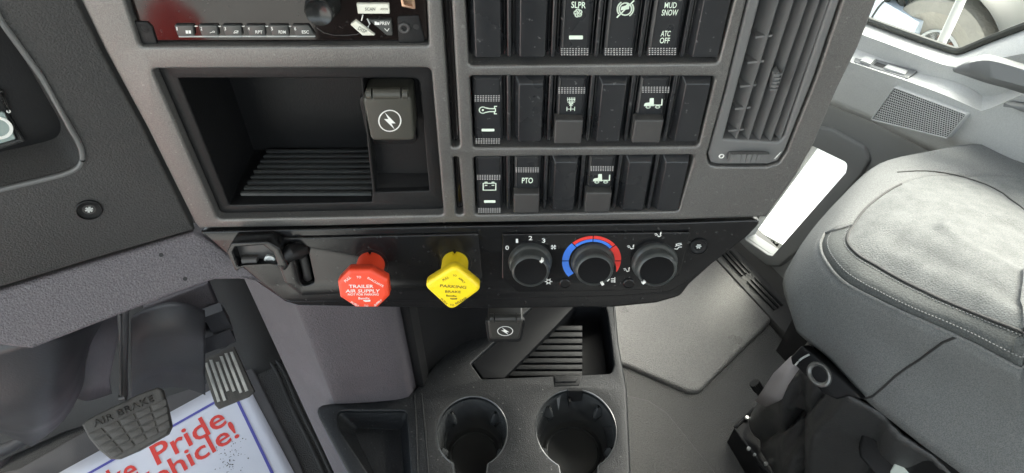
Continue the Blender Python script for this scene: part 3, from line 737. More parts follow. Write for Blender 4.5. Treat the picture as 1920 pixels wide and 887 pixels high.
M['btnlight'] = mat('pale_radio_button', (.72, .72, .62), .4); M['pgrey'] = mat('grey_print', (.12, .12, .10), .5)
rbtn('scan_button', [(800, 50), (1250, 52), (1262, 190), (820, 188)], M['btnlight'], [('SCAN', (918, 147), (1060, 147), (918, 104)), ('ASCN', (1130, 140), (1232, 140), (1130, 112))], M['pgrey'])
rbtn('display_button', [(715, 340), (790, 280), (1065, 490), (885, 490)], M['btnlight'], [('DISP', (815, 408), (925, 468), (842, 362))], M['pgrey'])
pv = rbtn('previous_button', [(965, 272), (1282, 272), (1300, 490), (1225, 490)], M['btn'], [('PREV', (1125, 345), (1262, 347), (1125, 298))], M['white'])[0]
mb = MB(); gl(mb, 'folder', PP, (1052, 345), (1118, 345), (1050, 298), FR+.0022, .1, kr); gl(mb, 'caret', PP, (1195, 432), (1255, 432), (1190, 395), FR+.0022, .25, kr)
obj('button_print', mb, M['white'], pv)
mb = MB()
mb.tube([PP.at(*kr(890, 205), FR+.0004), PP.at(*kr(870, 285), FR+.0004)], .0004, 6)
mb.tube([PP.at(*kr(950, 260), FR+.0004), PP.at(*kr(985, 330), FR+.0004), PP.at(*kr(960, 375), FR+.0004)], .0005, 6)
obj('face_groove', mb, M['silver'], rd)
ub = rpoly(PP.pts([kr(1400, -110), kr(1600, -110), kr(1620, 120), kr(1430, 80)], FR), .0008)
obj('usb_port', MB().plate(PP, ub, [inset(ccw(ub), .0016)], FR, FR+.0014, .0005), mat('copper_trim', (.6, .4, .28), .3, metal=.8), rd)

# ------------------------------------------------------------------ power outlets
def k3(x, y): return (280+x/2.772, 110+y/2.772)
def outlet(pl, label, L, hin, sym, h, h0, rr, om=None):
    om = om or M['outlet']
    t = thing('power_outlet', label, 'power outlet', pl.at(*L[0], h0), 'capped power outlets')
    o = obj('outlet_cap', MB().plate(pl, rpoly(pl.pts(L, h), rr, 5), [], h0, h, .0022, 4), om, t)
    a, b, c = hin
    mb = MB(); P = [pl.at(*p, h-.003) for p in (a, b)]
    d = (P[1]-P[0])
    for k0, k1_ in ((0, .13), (.17, .83), (.87, 1)):
        mb.tube([P[0]+d*k0, P[0]+d*k1_], c, 14)
    obj('hinge', mb, om, t)
    base = inset(ccw(rpoly(pl.pts(L, h0), rr, 5)), -.002)
    obj('socket_ring', MB().plate(pl, base, [], h0-.004, h0+.001, .0008), M['blackmatte'], t)
    mb = MB(); A, B, C = sym; st, po = G['bolt']
    glyph_into(mb, st, pl, A, B, C, h+.0002, .055, po); obj('bolt_symbol', mb, M['white'], t)
outlet(PP, 'square capped power outlet with white bolt symbol inside the storage cubby', [k3(1104, 200), k3(1360, 198), k3(1378, 428), k3(1152, 430)], (k3(1130, 182), k3(1345, 182), .0038), (k3(1189, 381), k3(1309, 381), k3(1189, 265)), 0.002, -.02, [.004]*4)
OUT2 = Plane(LOWER.o-LOWER.n*.055, LOWER.ex, LOWER.ey)
def kc(x, y): return (860+x/3.856, 550+y/3.856)
outlet(OUT2, 'small capped power outlet with white bolt symbol hanging below the black panel', [kc(206, 195), kc(468, 195), kc(440, 338), kc(225, 338)], (kc(225, 178), kc(450, 178), .0042), (kc(278, 308), kc(394, 308), kc(278, 238)), 0.002, -.018, [.003]*4, mat('shaded_outlet_plastic', (.028, .027, .024), .4))  # darker plastic here carries the shadow under the panel in its colour

# ------------------------------------------------------------------ air vent
def kv(x, y): return (1340+x/2.6875, y/2.6875)
av = thing('air_vent', 'tall slanted grey air vent with long louvres right of the switches', 'air vent', PP.at(1450, 150))
op = rpoly(PP.pts([(1447, -90), (1427, 0), (1357, 263), (1462, 269), (1472, 258), (1560, 0), (1590, -90)]), [.001, 0, .001, .003, .003, 0, .001])
go = inset(ccw(hG), .0012)
obj('vent_surround', MB().plate(PP, go, [op], -.03, -.0012, .0018, 4), M['vent'], av)
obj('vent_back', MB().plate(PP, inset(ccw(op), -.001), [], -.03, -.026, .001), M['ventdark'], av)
bot = [(1381, 264), (1403, 266), (1424, 267), (1445, 267), (1464, 262)]
top = [(1461, 0), (1489, 0), (1515, 0), (1537, 0), (1556, 0)]
for (xb, yb), (xt, yt) in zip(bot, top):
    a = PP.uv(xb, yb, -.003); b = PP.uv(xt, yt, -.003); b = b+(b-a)*.42; a = a+(b-a)*.006
    mb = MB(); dx = -.0062; dd = -.011
    P = [[PP.w(q.x, q.y, -.003), PP.w(q.x-.0006, q.y, -.0024), PP.w(q.x+dx, q.y, -.003+dd), PP.w(q.x+dx+.001, q.y, -.0038+dd)] for q in (a, b)]
    mb.grid(P, True); mb.add(P[0], [(0, 1, 2, 3)]); obj('louvre', mb, M['vent'], av)
mb = MB()
for x, y in [kv(235, 160), kv(195, 288), kv(158, 408), kv(130, 520), kv(98, 630)]:
    c = PP.at(x, y, -.010); mb.box(c, PP.ex*.005+PP.ey*.0006, PP.ey*.0007, PP.n*.006)
for k in range(0):
    c = PP.at(1480-12*k+60, 20+45*k, -.019); mb.box(c, PP.ex*.024, PP.ey*.0008, PP.n*.004)
obj('cross_vane', mb, M['vent'], av)
tq = rpoly(PP.pts([kv(300, 375), kv(328, 362), kv(330, 395), kv(305, 460), kv(284, 458)], .001), [.001]*5)
tb = obj('vent_tab', MB().plate(PP, tq, [], -.006, .001, .001), M['vent'], av)
mb = MB()
for k in range(5):
    p = kv(322-7*k, 375+19*k); mb.box(PP.at(*p, .0014), PP.ex*.0022, PP.ey*.0005, PP.n*.0005)
obj('tab_grip', mb, M['vent'], tb)
def kw(x, y): return (1340+x/9.857, 240+y/9.857)
wq = rpoly(PP.pts([kw(225, 445), kw(985, 445), kw(960, 625), kw(220, 600)]), .003)
obj('wheel_slot', MB().plate(PP, wq, [], -.0012, -.0006, .0003), M['ventdark'], av)
mb = MB(); n = 11
for k in range(n):
    u = (k+.5)/n; x = 275+690*(.5-.5*math.cos(math.pi*u)); p = kw(x, 535)
    mb.box(PP.at(*p, .0008+.0016*math.sin(math.pi*u)), PP.ex*(.0012*(.35+math.sin(math.pi*u))), PP.ey*.0032, PP.n*.0016)
mb.plate(PP, inset(ccw(wq), .0012), [], -.0012, .0008, .0005)
obj('thumb_wheel', mb, M['vent'], av)
mb = MB(); c = PP.uv(*kw(128, 525), -.0008); mb.plate(PP, circ(c, .0019, 20), [circ(c, .0011, 20)], -.0012, -.0008, .0001)
glyph_into(mb, [[(0, 0), (.85, .9)], [(.15, 0), (1, 1)]], PP, kw(1095, 575), kw(1230, 570), kw(1095, 445), -.0008, .07)
obj('vent_symbol', mb, M['white'], av)

# ================================================================== TUNNEL (engine cover) AND CONSOLE
ZC = .654
HZ = Plane(V((0, 0, ZC)), V((1, 0, 0)), V((0, 1, 0)))
FL = Plane(V((0, 0, 0)), V((1, 0, 0)), V((0, 1, 0)))
WALLP = Plane(V((0, .405, 0)), V((1, 0, 0)), UP)
tun = thing('engine_tunnel', 'grey grained tunnel cover below the lower panel, pale at its left edge', 'tunnel cover', V((-.1, .45, 0)))
p0 = WALLP.at(590, 811); x0 = p0.x
w0 = V((x0, .405, 0)); flat = lambda p: V((p.x, p.y, 0))
wA = V((x0*.47/.405, .47, 0)); wB = flat(Z(628, 757, ZC)); wC = flat(Z(757, 750, ZC))
foot = [wA+TF*1.1+TR*.02, wA+TF*.35, wA+TF*.06, wA+TF*.012, wA+(wB-wA)*.08, wA+(wB-wA)*.5, wA+(wB-wA)*.9, wB+(wC-wB)*.06, wB+(wC-wB)*.5, wB+(wC-wB)*.8, wC+V((0, .002, 0)), wC+V((.008, .008, 0)), wC+V((.013, .022, 0))]
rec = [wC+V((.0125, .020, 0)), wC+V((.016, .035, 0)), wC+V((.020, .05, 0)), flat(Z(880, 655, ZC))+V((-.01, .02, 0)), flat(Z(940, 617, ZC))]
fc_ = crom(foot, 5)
rows = []
for z in (.965, .93, .9, .8, .7, .5, .3, .1, 0):
    rows.append([p+UP*z+TF*(.015*(.654-z) if z < .654 else .0) for p in fc_])
obj('tunnel_wall', MB().grid(rows), M['lavender'], tun, angle=60, thick=.01)
obj('tunnel_recess', MB().grid([[p+UP*z for p in crom(rec, 6)] for z in (.965, .9, .8, .7, .6)]), M['blackmatte'], tun, angle=60, thick=.01)  # shade of the recess put into its colour, near black beside the grey wall
wb = [flat(Z(935, 620, ZC)), flat(Z(930, 560, ZC)), flat(Z(960, 545, ZC)), flat(Z(1160, 545, ZC))]
wb = [wb[0], V((wb[0].x+.005, .64, 0)), V((.0, .69, 0)), V((.125, .69, 0)), V((.22, .60, 0)), V((.22, 1.3, 0))]
obj('tunnel_back', MB().grid([[p+UP*z for p in wb[:4]] for z in (.97, .02)]), M['blackmatte'], tun, thick=.01)
mb = MB(); mb.box((.09, 1.1, .45), (.012, 0, 0), (0, .42, 0), (0, 0, .45))
obj('tunnel_side', mb, M['doordark'], tun)

con = thing('cup_holder_console', 'black console with two round cup holders and a corner pocket', 'console', V((-.05, .35, 0)))
ctop = [(584, 757), (700, 752), (765, 742), (885, 600), (1000, 555), (1153, 555), (1160, 640), (1176, 730), (1183, 887), (1180, 1040), (735, 1040)]
oL = rpoly(HZ.pts(ctop), [.012, 0, 0, 0, 0, .002, 0, 0, 0, .01, .01])
def cuploop(cx, cy, rpx, seg=64, nw=None):
    c = HZ.uv(cx, cy); r = rpx*HZ.scale(cx, cy); L = []
    for k in range(seg):
        a = 2*math.pi*k/seg-math.pi/2+1e-4
        p = V((c.x+r*math.cos(a), c.y+r*1.09*math.sin(a)))
        if nw and p.y < c.y and abs(p.x-c.x) < r*nw: p.y = c.y-r*1.6
        L.append(p)
    return c, r, L
c1, r1, l1 = cuploop(885, 808, 66, nw=.43); c2, r2, l2 = cuploop(1080, 803, 75, nw=.45)
pk = rpoly(HZ.pts([(632, 770), (761, 770), (778, 1000), (770, 1010), (634, 800)]), [.006, .006, .003, .003, .008])
tray = rpoly(HZ.pts([(883, 682), (903, 710), (1146, 700), (1151, 684), (1139, 590), (1132, 563), (1010, 563), (930, 639)]), [.002, .002, .006, .002, 0, .002, .002, .002])
obj('console_top', MB().plate(HZ, oL, [l1, l2, pk, tray], -.05, 0, .004, 4, back=False, hr=.0022), M['console'], con, angle=50)
sk = inset(oL, .004)
obj('console_body', MB().stack(HZ, [(sk, -.049), (inset(oL, .012), -.65)], False, False), M['console'], con)
def cup(c, r, L):
    sc = lambda f: [V((c.x+(p.x-c.x)*f, c.y+(p.y-c.y)*f)) for p in L]
    mb = MB(); mb.stack(HZ, [(inset(L, -.0015), -.004), (sc(.985), -.008), (sc(.93), -.045), (sc(.88), -.058), (sc(.80), -.063)])
    o = obj('cup_holder', mb, M['cup'], con, angle=50)
    mb = MB(); mb.lathe(HZ, c, [(r*.74, -.0629), (r*.73, -.0600), (r*.68, -.0592), (r*.66, -.0622)], 48, cap=False); obj('base_ring', mb, M['cup'], o)
    for a in (48, 132, 205, 335):
        d = V((math.cos(rad(a)), math.sin(rad(a)))); mb = MB(); rows = []
        for k in range(9):
            t = k/8; rr = r*(.975-.045*t); w = .0062*math.sin(math.pi*min(t*1.0+.08, 1))+.0003; z = -.012-.035*t
            base = HZ.w(c.x+d.x*rr, c.y+d.y*rr, z); n_ = V((-d.y, d.x, 0)); dd = V((d.x, d.y, 0))
            rows.append([base+n_*w+dd*.002, base+n_*w*.5-dd*w*.9, base-dd*w*1.2, base-n_*w*.5-dd*w*.9, base-n_*w+dd*.002])
        mb.grid(rows); obj('grip_rib', mb, M['cup'], o, angle=80)
    mb = MB(); mb.tube([HZ.w(p.x, p.y, -.0006) for p in inset(L, -.0004)]+[HZ.w(L[0].x, L[0].y, -.0006)], .0011, 6)
    obj('rim', mb, M['cup'], o)
cup(c1, r1, l1); cup(c2, r2, l2)
# corner pocket
pz = -.030
pin = HZ.pts([(664, 803), (750, 805), (767, 1000), (762, 1008), (668, 818)], pz)
pfl = rpoly(pin, [.004, .004, .002, .002, .005])
obj('pocket', MB().stack(HZ, [(inset(pk, -.0015), -.003), (pk, -.005), (inset(pfl, -.002), pz+.003), (pfl, pz)]), M['console'], con, angle=45)
mb = MB()
mb.tube([HZ.at(777, 738, .0002), HZ.at(781, 810, .0002), HZ.at(784, 900, .0002), HZ.at(790, 1035, .0002)], .0009, 6)
mb.tube([HZ.at(790, 738, .0002), HZ.at(798, 810, .0002), HZ.at(804, 900, .0002), HZ.at(815, 1035, .0002)], .0009, 6)
obj('console_seam', mb, M['console'], con)
# ribbed tray
M['trayblack'] = mat('tray_black', (.006, .0065, .0075), .5, bump=.5, scale=900, dist=.0003, spec=.2)
obj('tray_well', MB().stack(HZ, [(inset(tray, -.0015), -.003), (tray, -.006), (inset(tray, .003), -.045)]), M['trayblack'], con, angle=40)
tr = obj('tray_block', MB().plate(HZ, rpoly(HZ.pts([(886, 682), (905, 709), (945, 709), (1041, 612), (1090, 560), (1010, 560), (932, 641)], -.006), .001), [], -.044, -.006, .001), M['trayblack'], con)
mb = MB(); n = 8
for k in range(n):
    y0 = 610+k*12.2; y1 = y0+9.0; zz = -.016+.0006*k
    xa = lambda y: 944+(708-y)*1.05
    L = HZ.pts([(xa(y1), y1), (1092, y1), (1092, y0), (xa(y0), y0)], zz)
    mb.plate(HZ, L, [], -.044, zz, .0015, 2)
M['mattray'] = mat('tray_rubber', (.007, .0075, .008), .5, bump=.8, scale=700, dist=.0005, spec=.25)
obj('rubber_liner', mb, M['mattray'], con)
mb = MB()
mb.plate(HZ, HZ.pts([(1040, 724), (1086, 722), (1092, 704), (1038, 704)], .001), [], -.004, .001, .0008)
mb.plate(HZ, HZ.pts([(1041, 716), (1080, 715), (1084, 708), (1040, 708)], .003), [], .001, .0025, .0008)
cl = obj('cup_clip', mb, M['mattray'], con)
mb = MB(); mb.add([HZ.at(1040, 722, .001), HZ.at(1055, 722, .001), HZ.at(1050, 752, -.014), HZ.at(1047, 770, -.022), HZ.at(1040, 722, -.004), HZ.at(1044, 745, -.014)], [(0, 1, 2, 3), (0, 3, 5, 4)])
obj('clip_tongue', mb, M['switchgrey'], cl, smooth=False)
mb = MB(); mb.box(HZ.at(1077, 736, -.010), V((.0085, 0, 0)), V((0, .007, -.004)), V((0, .002, .009))); mb.box(HZ.at(1067, 752, -.012), V((.0012, 0, 0)), V((0, .008, -.006)), V((0, .001, .005)))
obj('clip_hinge', mb, M['blackmatte'], cl, smooth=False)

# ================================================================== FLOOR PIECES
def floorpad(name, label, L, h, r, m, cat, rr=.006):
    o = obj(name, MB().plate(FL, rpoly(FL.pts(L), rr), [], .0, h, r, 4, back=False), m)
    return tag(o, label, cat)
floorpad('floor_mat', 'pale rounded mat on the passenger floor beside the console', [(1000, 640), (1150, 470), (1330, 470), (1342, 478), (1449, 586), (1450, 600), (1310, 738), (1292, 740), (1180, 692), (1100, 665)], .012, .009, M['mat'], 'floor mat', [.01, .01, 0, 0, .02, .02, .03, .03, .02, 0])
floorpad('floor_hatch', 'low curved floor cover at the bottom beside the cup holders', [(1100, 720), (1185, 745), (1215, 752), (1250, 775), (1340, 887), (1430, 1010), (1100, 1010)], .006, .005, M['floor'], 'floor cover', [.01, 0, .03, .03, 0, .01, .01])
# driver's side
floorpad('driver_floor_mat', 'dark rubber mat with a ribbed edge under the pedals', [(-200, 1050), (-60, 905), (40, 880), (250, 760), (440, 660), (463, 668), (475, 690), (560, 860), (640, 1050)], .008, .006, mat('dark_floor_rubber', (.085, .082, .084), .5, bump=.7, scale=600, dist=.001, var=.1), 'floor mat', .02)
mb = MB()
for o_ in (0, 14):
    P = [(475+o_, 655), (500+o_, 672), (520+o_, 700), (545+o_, 760), (580+o_, 830), (612+o_, 900), (650+o_, 1000)]
    mb.tube(crom([FL.at(x, y, .004) for x, y in P], 4), .004, 6)
tag(obj('floor_edging', mb, M['drv']), 'dark curved edging ribs on the floor between paper sheet and tunnel', 'edging')
pp = thing('paper_floor_sheet', 'white paper floor sheet with red lettering and blue border', 'paper', FL.at(350, 860, .01))
mb = MB(); nx, ny = 24, 14; rows = []
PA, PB, PC_ = FL.uv(453, 700, .01), FL.uv(105, 891, .01), FL.uv(563, 908, .01)
for j in range(ny+1):
    row = []
    for i in range(nx+1):
        q = PA+(PB-PA)*(i/nx*1.15)+(PC_-PA)*(j/ny*1.6)
        row.append(FL.w(q.x, q.y, .011+.0015*noise.noise(V((q.x*9, q.y*9, 1)))))
    rows.append(row)
obj('paper_sheet', MB().grid(rows), M['paper'], pp, angle=80, thick=.0008)
PH = .0135
def ln(mb, A, B, w):
    a, b = FL.uv(*A, PH), FL.uv(*B, PH); d = (b-a).normalized(); n_ = V((-d.y, d.x))*w/2
    mb.add([FL.w(*p, PH) for p in (a-n_, b-n_, b+n_, a+n_)], [(0, 1, 2, 3)])
mb = MB(); ln(mb, (438, 736), (519, 905), .006); ln(mb, (437, 735), (150, 897), .006)
obj('blue_border', mb, M['papblue'], pp)
def kz(x, y): return (x/1.94, 430+y/1.94)
mb = MB()
text_into(mb, 'Pride', FL, kz(572, 858), kz(828, 706), kz(540, 790), PH)
text_into(mb, 'Take', FL, kz(300, 1010), kz(508, 893), kz(268, 940), PH)
text_into(mb, 'Vehicle!', FL, kz(490, 990), kz(872, 752), kz(462, 925), PH)
obj('red_lettering', mb, M['papred'], pp)
# tiny dirt on the paper
mb = MB(); random.seed(3)
for k in range(70):
    x, y = random.gauss(432, 14), random.gauss(858, 18); q = FL.uv(x, y, PH); r = random.uniform(.0005, .0016)
    mb.add([FL.w(q.x+r*math.cos(a)*random.uniform(.6, 1.2), q.y+r*math.sin(a), PH+.0002) for a in (0, 1.2, 2.4, 3.6, 4.9)], [(0, 1, 2, 3, 4)])
obj('dirt_speck', mb, M['dark'], pp)['kind'] = 'stuff'

# ------------------------------------------------------------------ pedals
def ka(x, y): return (x/2.7125, 560+y/2.7125)
bp = thing('brake_pedal', 'grey rubber brake pedal lettered AIR BRAKE above the paper sheet', 'pedal', Z(240, 790, .30))
BP = tilt(Z(240, 790, .36), 62, TR)
BP = Plane(BP.o, BP.ex, BP.ey)
bl = [ka(*p) for p in [(413, 640), (440, 615), (560, 555), (700, 488), (800, 450), (822, 462), (850, 560), (868, 650), (850, 690), (700, 775), (600, 818), (560, 818), (500, 770), (450, 710)]]
brp = obj('pedal_pad', MB().plate(BP, rpoly(BP.pts(bl), [.003]*14, 2), [], -.016, 0, .004, 4), M['rubber'], bp)
mb = MB()
def baff(u, v):                           # u along, v down, pad coordinates
    A, B, C, D = (435, 690), (848, 505), (575, 815), (870, 655)
    x = (A[0]*(1-u)+B[0]*u)*(1-v)+(C[0]*(1-u)+D[0]*u)*v; y = (A[1]*(1-u)+B[1]*u)*(1-v)+(C[1]*(1-u)+D[1]*u)*v
    return ka(x, y)
for i in range(5):
    for j in range(4):
        u0, u1, v0, v1 = (i+.05)/5, (i+.93)/5, (j+.06)/4, (j+.88)/4
        L = BP.pts([baff(u0, v0), baff(u1, v0), baff(u1, v1), baff(u0, v1)], .002)
        mb.plate(BP, rpoly(L, .0015, 2), [], -.001, .0022, .0011, 2)
obj('pedal_tread', mb, M['rubber'], brp)
mb = MB(); text_into(mb, 'AIR BRAKE', BP, ka(478, 655), ka(785, 520), ka(466, 622), .0012)
o = obj('pedal_lettering', mb, mat('worn_lettering', (.045, .042, .038), .6), brp)
m_ = o.modifiers.new('t', 'SOLIDIFY'); m_.thickness = .0022; m_.offset = 0
mb = MB(); mb.tube([Z(232, 742, .37), Z(231, 690, .46), Z(232, 640, .55), Z(231, 585, .66), Z(240, 540, .74)], [.007, .0065, .0065, .007, .008], 10)
obj('pedal_arm', mb, mat('arm_black_steel', (.03, .03, .03), .6), bp)
mb = MB(); mb.tube([Z(224, 746, .375), Z(236, 744, .375)], .006, 10)
mb.tube([Z(227, 742, .385), Z(226, 690, .475), Z(226, 640, .565), Z(225, 590, .67)], .0014, 6)
obj('arm_flange', mb, M['switchgrey'], bp)
ap = thing('accelerator_pedal', 'small accelerator pedal with worn steel stripes right of the brake pedal', 'pedal', Z(428, 705, .2))
AP = tilt(Z(428, 705, .24), 58, TR)
al = [kz(*p) for p in [(728, 480), (850, 425), (926, 590), (905, 610), (795, 655), (782, 640)]]
app = obj('pedal_pad', MB().plate(AP, rpoly(AP.pts(al), .002, 3), [], -.012, 0, .002, 3), M['rubber'], ap)
mb = MB()
def aaff(u, v):
    A, B, C, D = (740, 484), (850, 436), (792, 640), (912, 588)
    x = (A[0]*(1-u)+B[0]*u)*(1-v)+(C[0]*(1-u)+D[0]*u)*v; y = (A[1]*(1-u)+B[1]*u)*(1-v)+(C[1]*(1-u)+D[1]*u)*v
    return kz(x, y)
tops_ = [.02, .0, .1, .02, .0, .02]; bots = [.94, .97, .80, .86, .95, .97]
for i in range(6):
    u0, u1 = (i+.12)/6, (i+.68)/6
    L = AP.pts([aaff(u0, tops_[i]), aaff(u1, tops_[i]+.02), aaff(u1, bots[i]), aaff(u0, bots[i])], .001)
    mb.plate(AP, L, [], -.001, .0015, .0006, 1)
obj('steel_stripe', mb, M['steel'], app)
mb = MB(); mb.tube([Z(415, 640, .30), Z(410, 612, .36), Z(400, 585, .42)], [.016, .014, .014], 10)
mb.box(Z(372, 628, .36), TR*.055, TF*.03, UP*.02); mb.box(Z(408, 600, .40), TR*.016, TF*.01, UP*.03)
obj('pedal_bracket', mb, M['boot'], ap)
# footwell: toe board, inner panels
fw = thing('footwell_lining', 'dark moulded lining of the driver footwell behind the pedals', 'lining', T(-.5, 1.3, 0))
rows = []
for (fo, z) in ((1.03, .0), (1.10, .03), (1.22, .16), (1.34, .34), (1.42, .6), (1.45, 1.0)):
    rows.append([T(l, fo+.02*math.sin(l*9), z+.01*math.sin(l*7)) for l in [-.95+.1*k for k in range(10)]])
obj('toe_board', MB().grid(rows), M['drv'], fw, thick=.01, angle=70)
mb = MB()
mb.plate(tilt(Z(330, 600, .42), 25, TR), tilt(Z(330, 600, .42), 25, TR).pts([(268, 575), (390, 530), (420, 600), (275, 625)]), [], -.03, 0, .006)
obj('inner_panel', mb, M['lavender'], fw)
rows = []
for k, z0 in enumerate((.52, .44, .36, .30)):
    Y = (585, 640, 690, 735)[k]
    rows.append([Z(x, Y+dy, z0-dz) for x, dy, dz in ((245, 16, .02), (270, 2, .0), (310, -8, -.01), (350, -6, .0), (385, 6, .03))])
obj('bracket_cover', MB().grid([crom(r, 4) for r in rows]), M['boot'], fw, thick=.01, angle=70)
sb = thing('steering_column_boot', 'large smooth dark boot filling the far left of the footwell', 'column boot', Z(60, 780, .2))
rows = []
bd = [[(-160, 700), (60, 640), (150, 612), (215, 575)], [(-160, 760), (60, 700), (140, 690), (166, 655)], [(-160, 800), (30, 760), (110, 765), (155, 725)], [(-160, 840), (0, 790), (70, 805), (118, 790)], [(-160, 860), (-60, 800), (0, 812), (60, 838)]]
zz = [[.62, .66, .60, .50], [.50, .58, .50, .38], [.42, .50, .42, .30], [.36, .42, .34, .24], [.3, .34, .26, .16]]
for r_, z_ in zip(bd, zz): rows.append(crom([Z(x, y, z) for (x, y), z in zip(r_, z_)], 5))
rows = [list(c) for c in zip(*[crom(list(c), 4) for c in zip(*rows)])]
obj('boot_shell', MB().grid(rows), M['boot'], sb, thick=.008, angle=80)
mb = MB(); mb.tube(crom([Z(-60, 850, .12), Z(0, 845, .12), Z(50, 820, .12), Z(90, 785, .14), Z(118, 762, .2)], 5), .012, 10)
tag(obj('hose', mb, M['boot']), 'dark curved hose lying at the bottom of the column boot', 'hose')
mb = MB(); mb.plate(FL, rpoly(FL.pts([(-200, 790), (70, 765), (100, 790), (30, 850), (0, 880), (-200, 960)]), .02), [], 0, .02, .01)
wh = tag(obj('floor_hump', mb, M['lavender']), 'pale grey raised floor area behind the hose at the left edge', 'floor cover')
rows = [crom([Z(x, y, z) for x, y, z in r_], 4) for r_ in ([(178, 600, .52), (200, 590, .5), (232, 600, .46)], [(165, 660, .38), (185, 655, .38), (215, 665, .36)], [(150, 710, .26), (178, 715, .26), (205, 715, .25)], [(140, 745, .12), (165, 752, .12), (210, 738, .12)])]
obj('lining_pillar', MB().grid(rows), M['lavender'], fw, thick=.01, angle=80)

# ================================================================== SILL, DOOR
st = thing('step_sill', 'ribbed dark sill strip along the foot of the passenger door', 'sill', T(1.07, .7, 0))
rows = [[T(l, fo, z) for fo in [1.4-.1*k for k in range(22)]] for l, z in ((1.0, .001), (1.008, .016), (1.07, .02), (1.09, .05), (1.14, .06))]
obj('sill_trim', MB().grid(rows), M['drv'], st, thick=.01, angle=30)
mb = MB()
for k in range(3):
    l = 1.028+.012*k
    for f0, f1 in ((.72, .80), (.60, .70), (.82, .95)):
        mb.box(T(l, (f0+f1)/2, .0205), TR*.0025, TF*(f1-f0)/2, UP*.0025)
obj('sill_rib', mb, M['blackmatte'], st)
def kd(x, y): return (1580+x/2.956, y/2.956)
def k8(x, y): return (1280+x/1.998, y/1.998)
door = thing('passenger_door', 'pale grey passenger door with window, speaker grille and armrest', 'door', T(1.12, .5, 0))
D = DOOR
def prow(L, n=40):
    P = resample(crom([D.at(x, y, h) for x, y, h in L], 6), n)
    return P+[P[-1]-TF*.2, P[-1]-TF*.6] if n == 40 else P
winb = [(1530, 5), (1600, 30), (1631, 41), (1700, 66), (1780, 94), (1798, 98), (1817, 92), (1860, 74), (1920, 51), (2060, 0)]
r0 = [(x, y, -.01) for x, y in winb]
r1 = [(1520, 20, .012), (1590, 46, .012), (1622, 56, .012), (1692, 82, .012), (1770, 108, .012), (1795, 112, .012), (1820, 105, .012), (1862, 90, .012), (1920, 70, .012), (2060, 20, .012)]
r2 = [(1510, 30, .030), (1585, 54, .03), (1620, 66, .03), (1690, 92, .03), (1765, 120, .03), (1793, 125, .03), (1822, 122, .03), (1862, 112, .03), (1920, 100, .03), (2060, 70, .03)]
r3 = [(1500, 58, .028), (1578, 84, .028), (1610, 93, .028), (1665, 115, .028), (1719, 136, .028), (1783, 151, .025), (1822, 166, .02), (1850, 182, .02), (1920, 160, .02), (2060, 120, .02)]
r4 = [(1490, 82, .062), (1572, 108, .062), (1602, 119, .062), (1650, 135, .062), (1698, 151, .062), (1768, 177, .062), (1830, 204, .062), (1848, 206, .062), (1920, 176, .062), (2060, 120, .062)]
r5 = [(x-1, y+5, .060) for x, y, h in r4]
r6 = [(1470, 160, .056), (1560, 182, .056), (1590, 195, .056), (1640, 215, .056), (1700, 245, .056), (1760, 275, .056), (1830, 300, .056), (1850, 310, .056), (1920, 345, .056), (2060, 420, .056)]
r7 = [(1460, 172, .05), (1552, 196, .05), (1582, 208, .05), (1632, 228, .05), (1692, 258, .05), (1752, 288, .05), (1822, 313, .05), (1842, 323, .05), (1912, 358, .05), (2052, 433, .05)]
rowsU = [prow(r) for r in (r0, r1, r2, r3, r4, r5, r6, r7)]
obj('door_panel', MB().grid(rowsU), M['door'], door, angle=35, thick=.006)
lw = [(1525, 271), (1594, 304), (1590, 322), (1484, 442), (1452, 478), (1444, 476), (1399, 446)]
lwl = rpoly(D.pts(lw, .03), [.004, .01, 0, 0, .012, 0, .006])
frl = rpoly(D.pts([(1525, 236), (1560, 240), (1622, 275), (1632, 300), (1615, 330), (1500, 468), (1462, 500), (1440, 498), (1350, 430)], .034), .015)
lowout = D.pts([(1440, 170), (1552, 192), (1582, 204), (1692, 254), (1842, 319), (2060, 440), (2500, 690), (2500, 900), (1560, 640), (1340, 487), (1250, 420)], .03)
obj('lower_door_trim', MB().plate(D, lowout, [inset(ccw(lwl), -.0005)], 0, .03, .004, 4), M['doordark'], door)
obj('lower_window_frame', MB().plate(D, frl, [lwl], .0301, .038, .006, 4, back=False, hr=.003), M['doordark'], door)
gm = bpy.data.materials.new('window_glass'); gm.use_nodes = True
gb = gm.node_tree.nodes['Principled BSDF']; gb.inputs['Transmission Weight'].default_value = 1; gb.inputs['Roughness'].default_value = 0; gb.inputs['IOR'].default_value = 1.02
gb.inputs['Base Color'].default_value = (.93, .97, .93, 1)
obj('lower_window_glass', MB().add([D.at(x, y, .012) for x, y in [(1510, 260), (1610, 300), (1470, 500), (1380, 440)]], [(0, 1, 2, 3)]), gm, door)
gl_ = MB().add([D.at(x, y, -.012) for x, y in [(1480, -200), (1500, 0), (1530, 8), (1631, 46), (1780, 98), (1798, 102), (1817, 96), (1920, 56), (2060, 4), (2100, -200)]], [tuple(range(10))])
obj('window_glass', gl_, gm, door)
mb = MB(); mb.tube(resample(crom([D.at(x, y-2, -.006) for x, y in winb], 6), 60), .0065, 8)
obj('window_seal', mb, M['seal'], door)
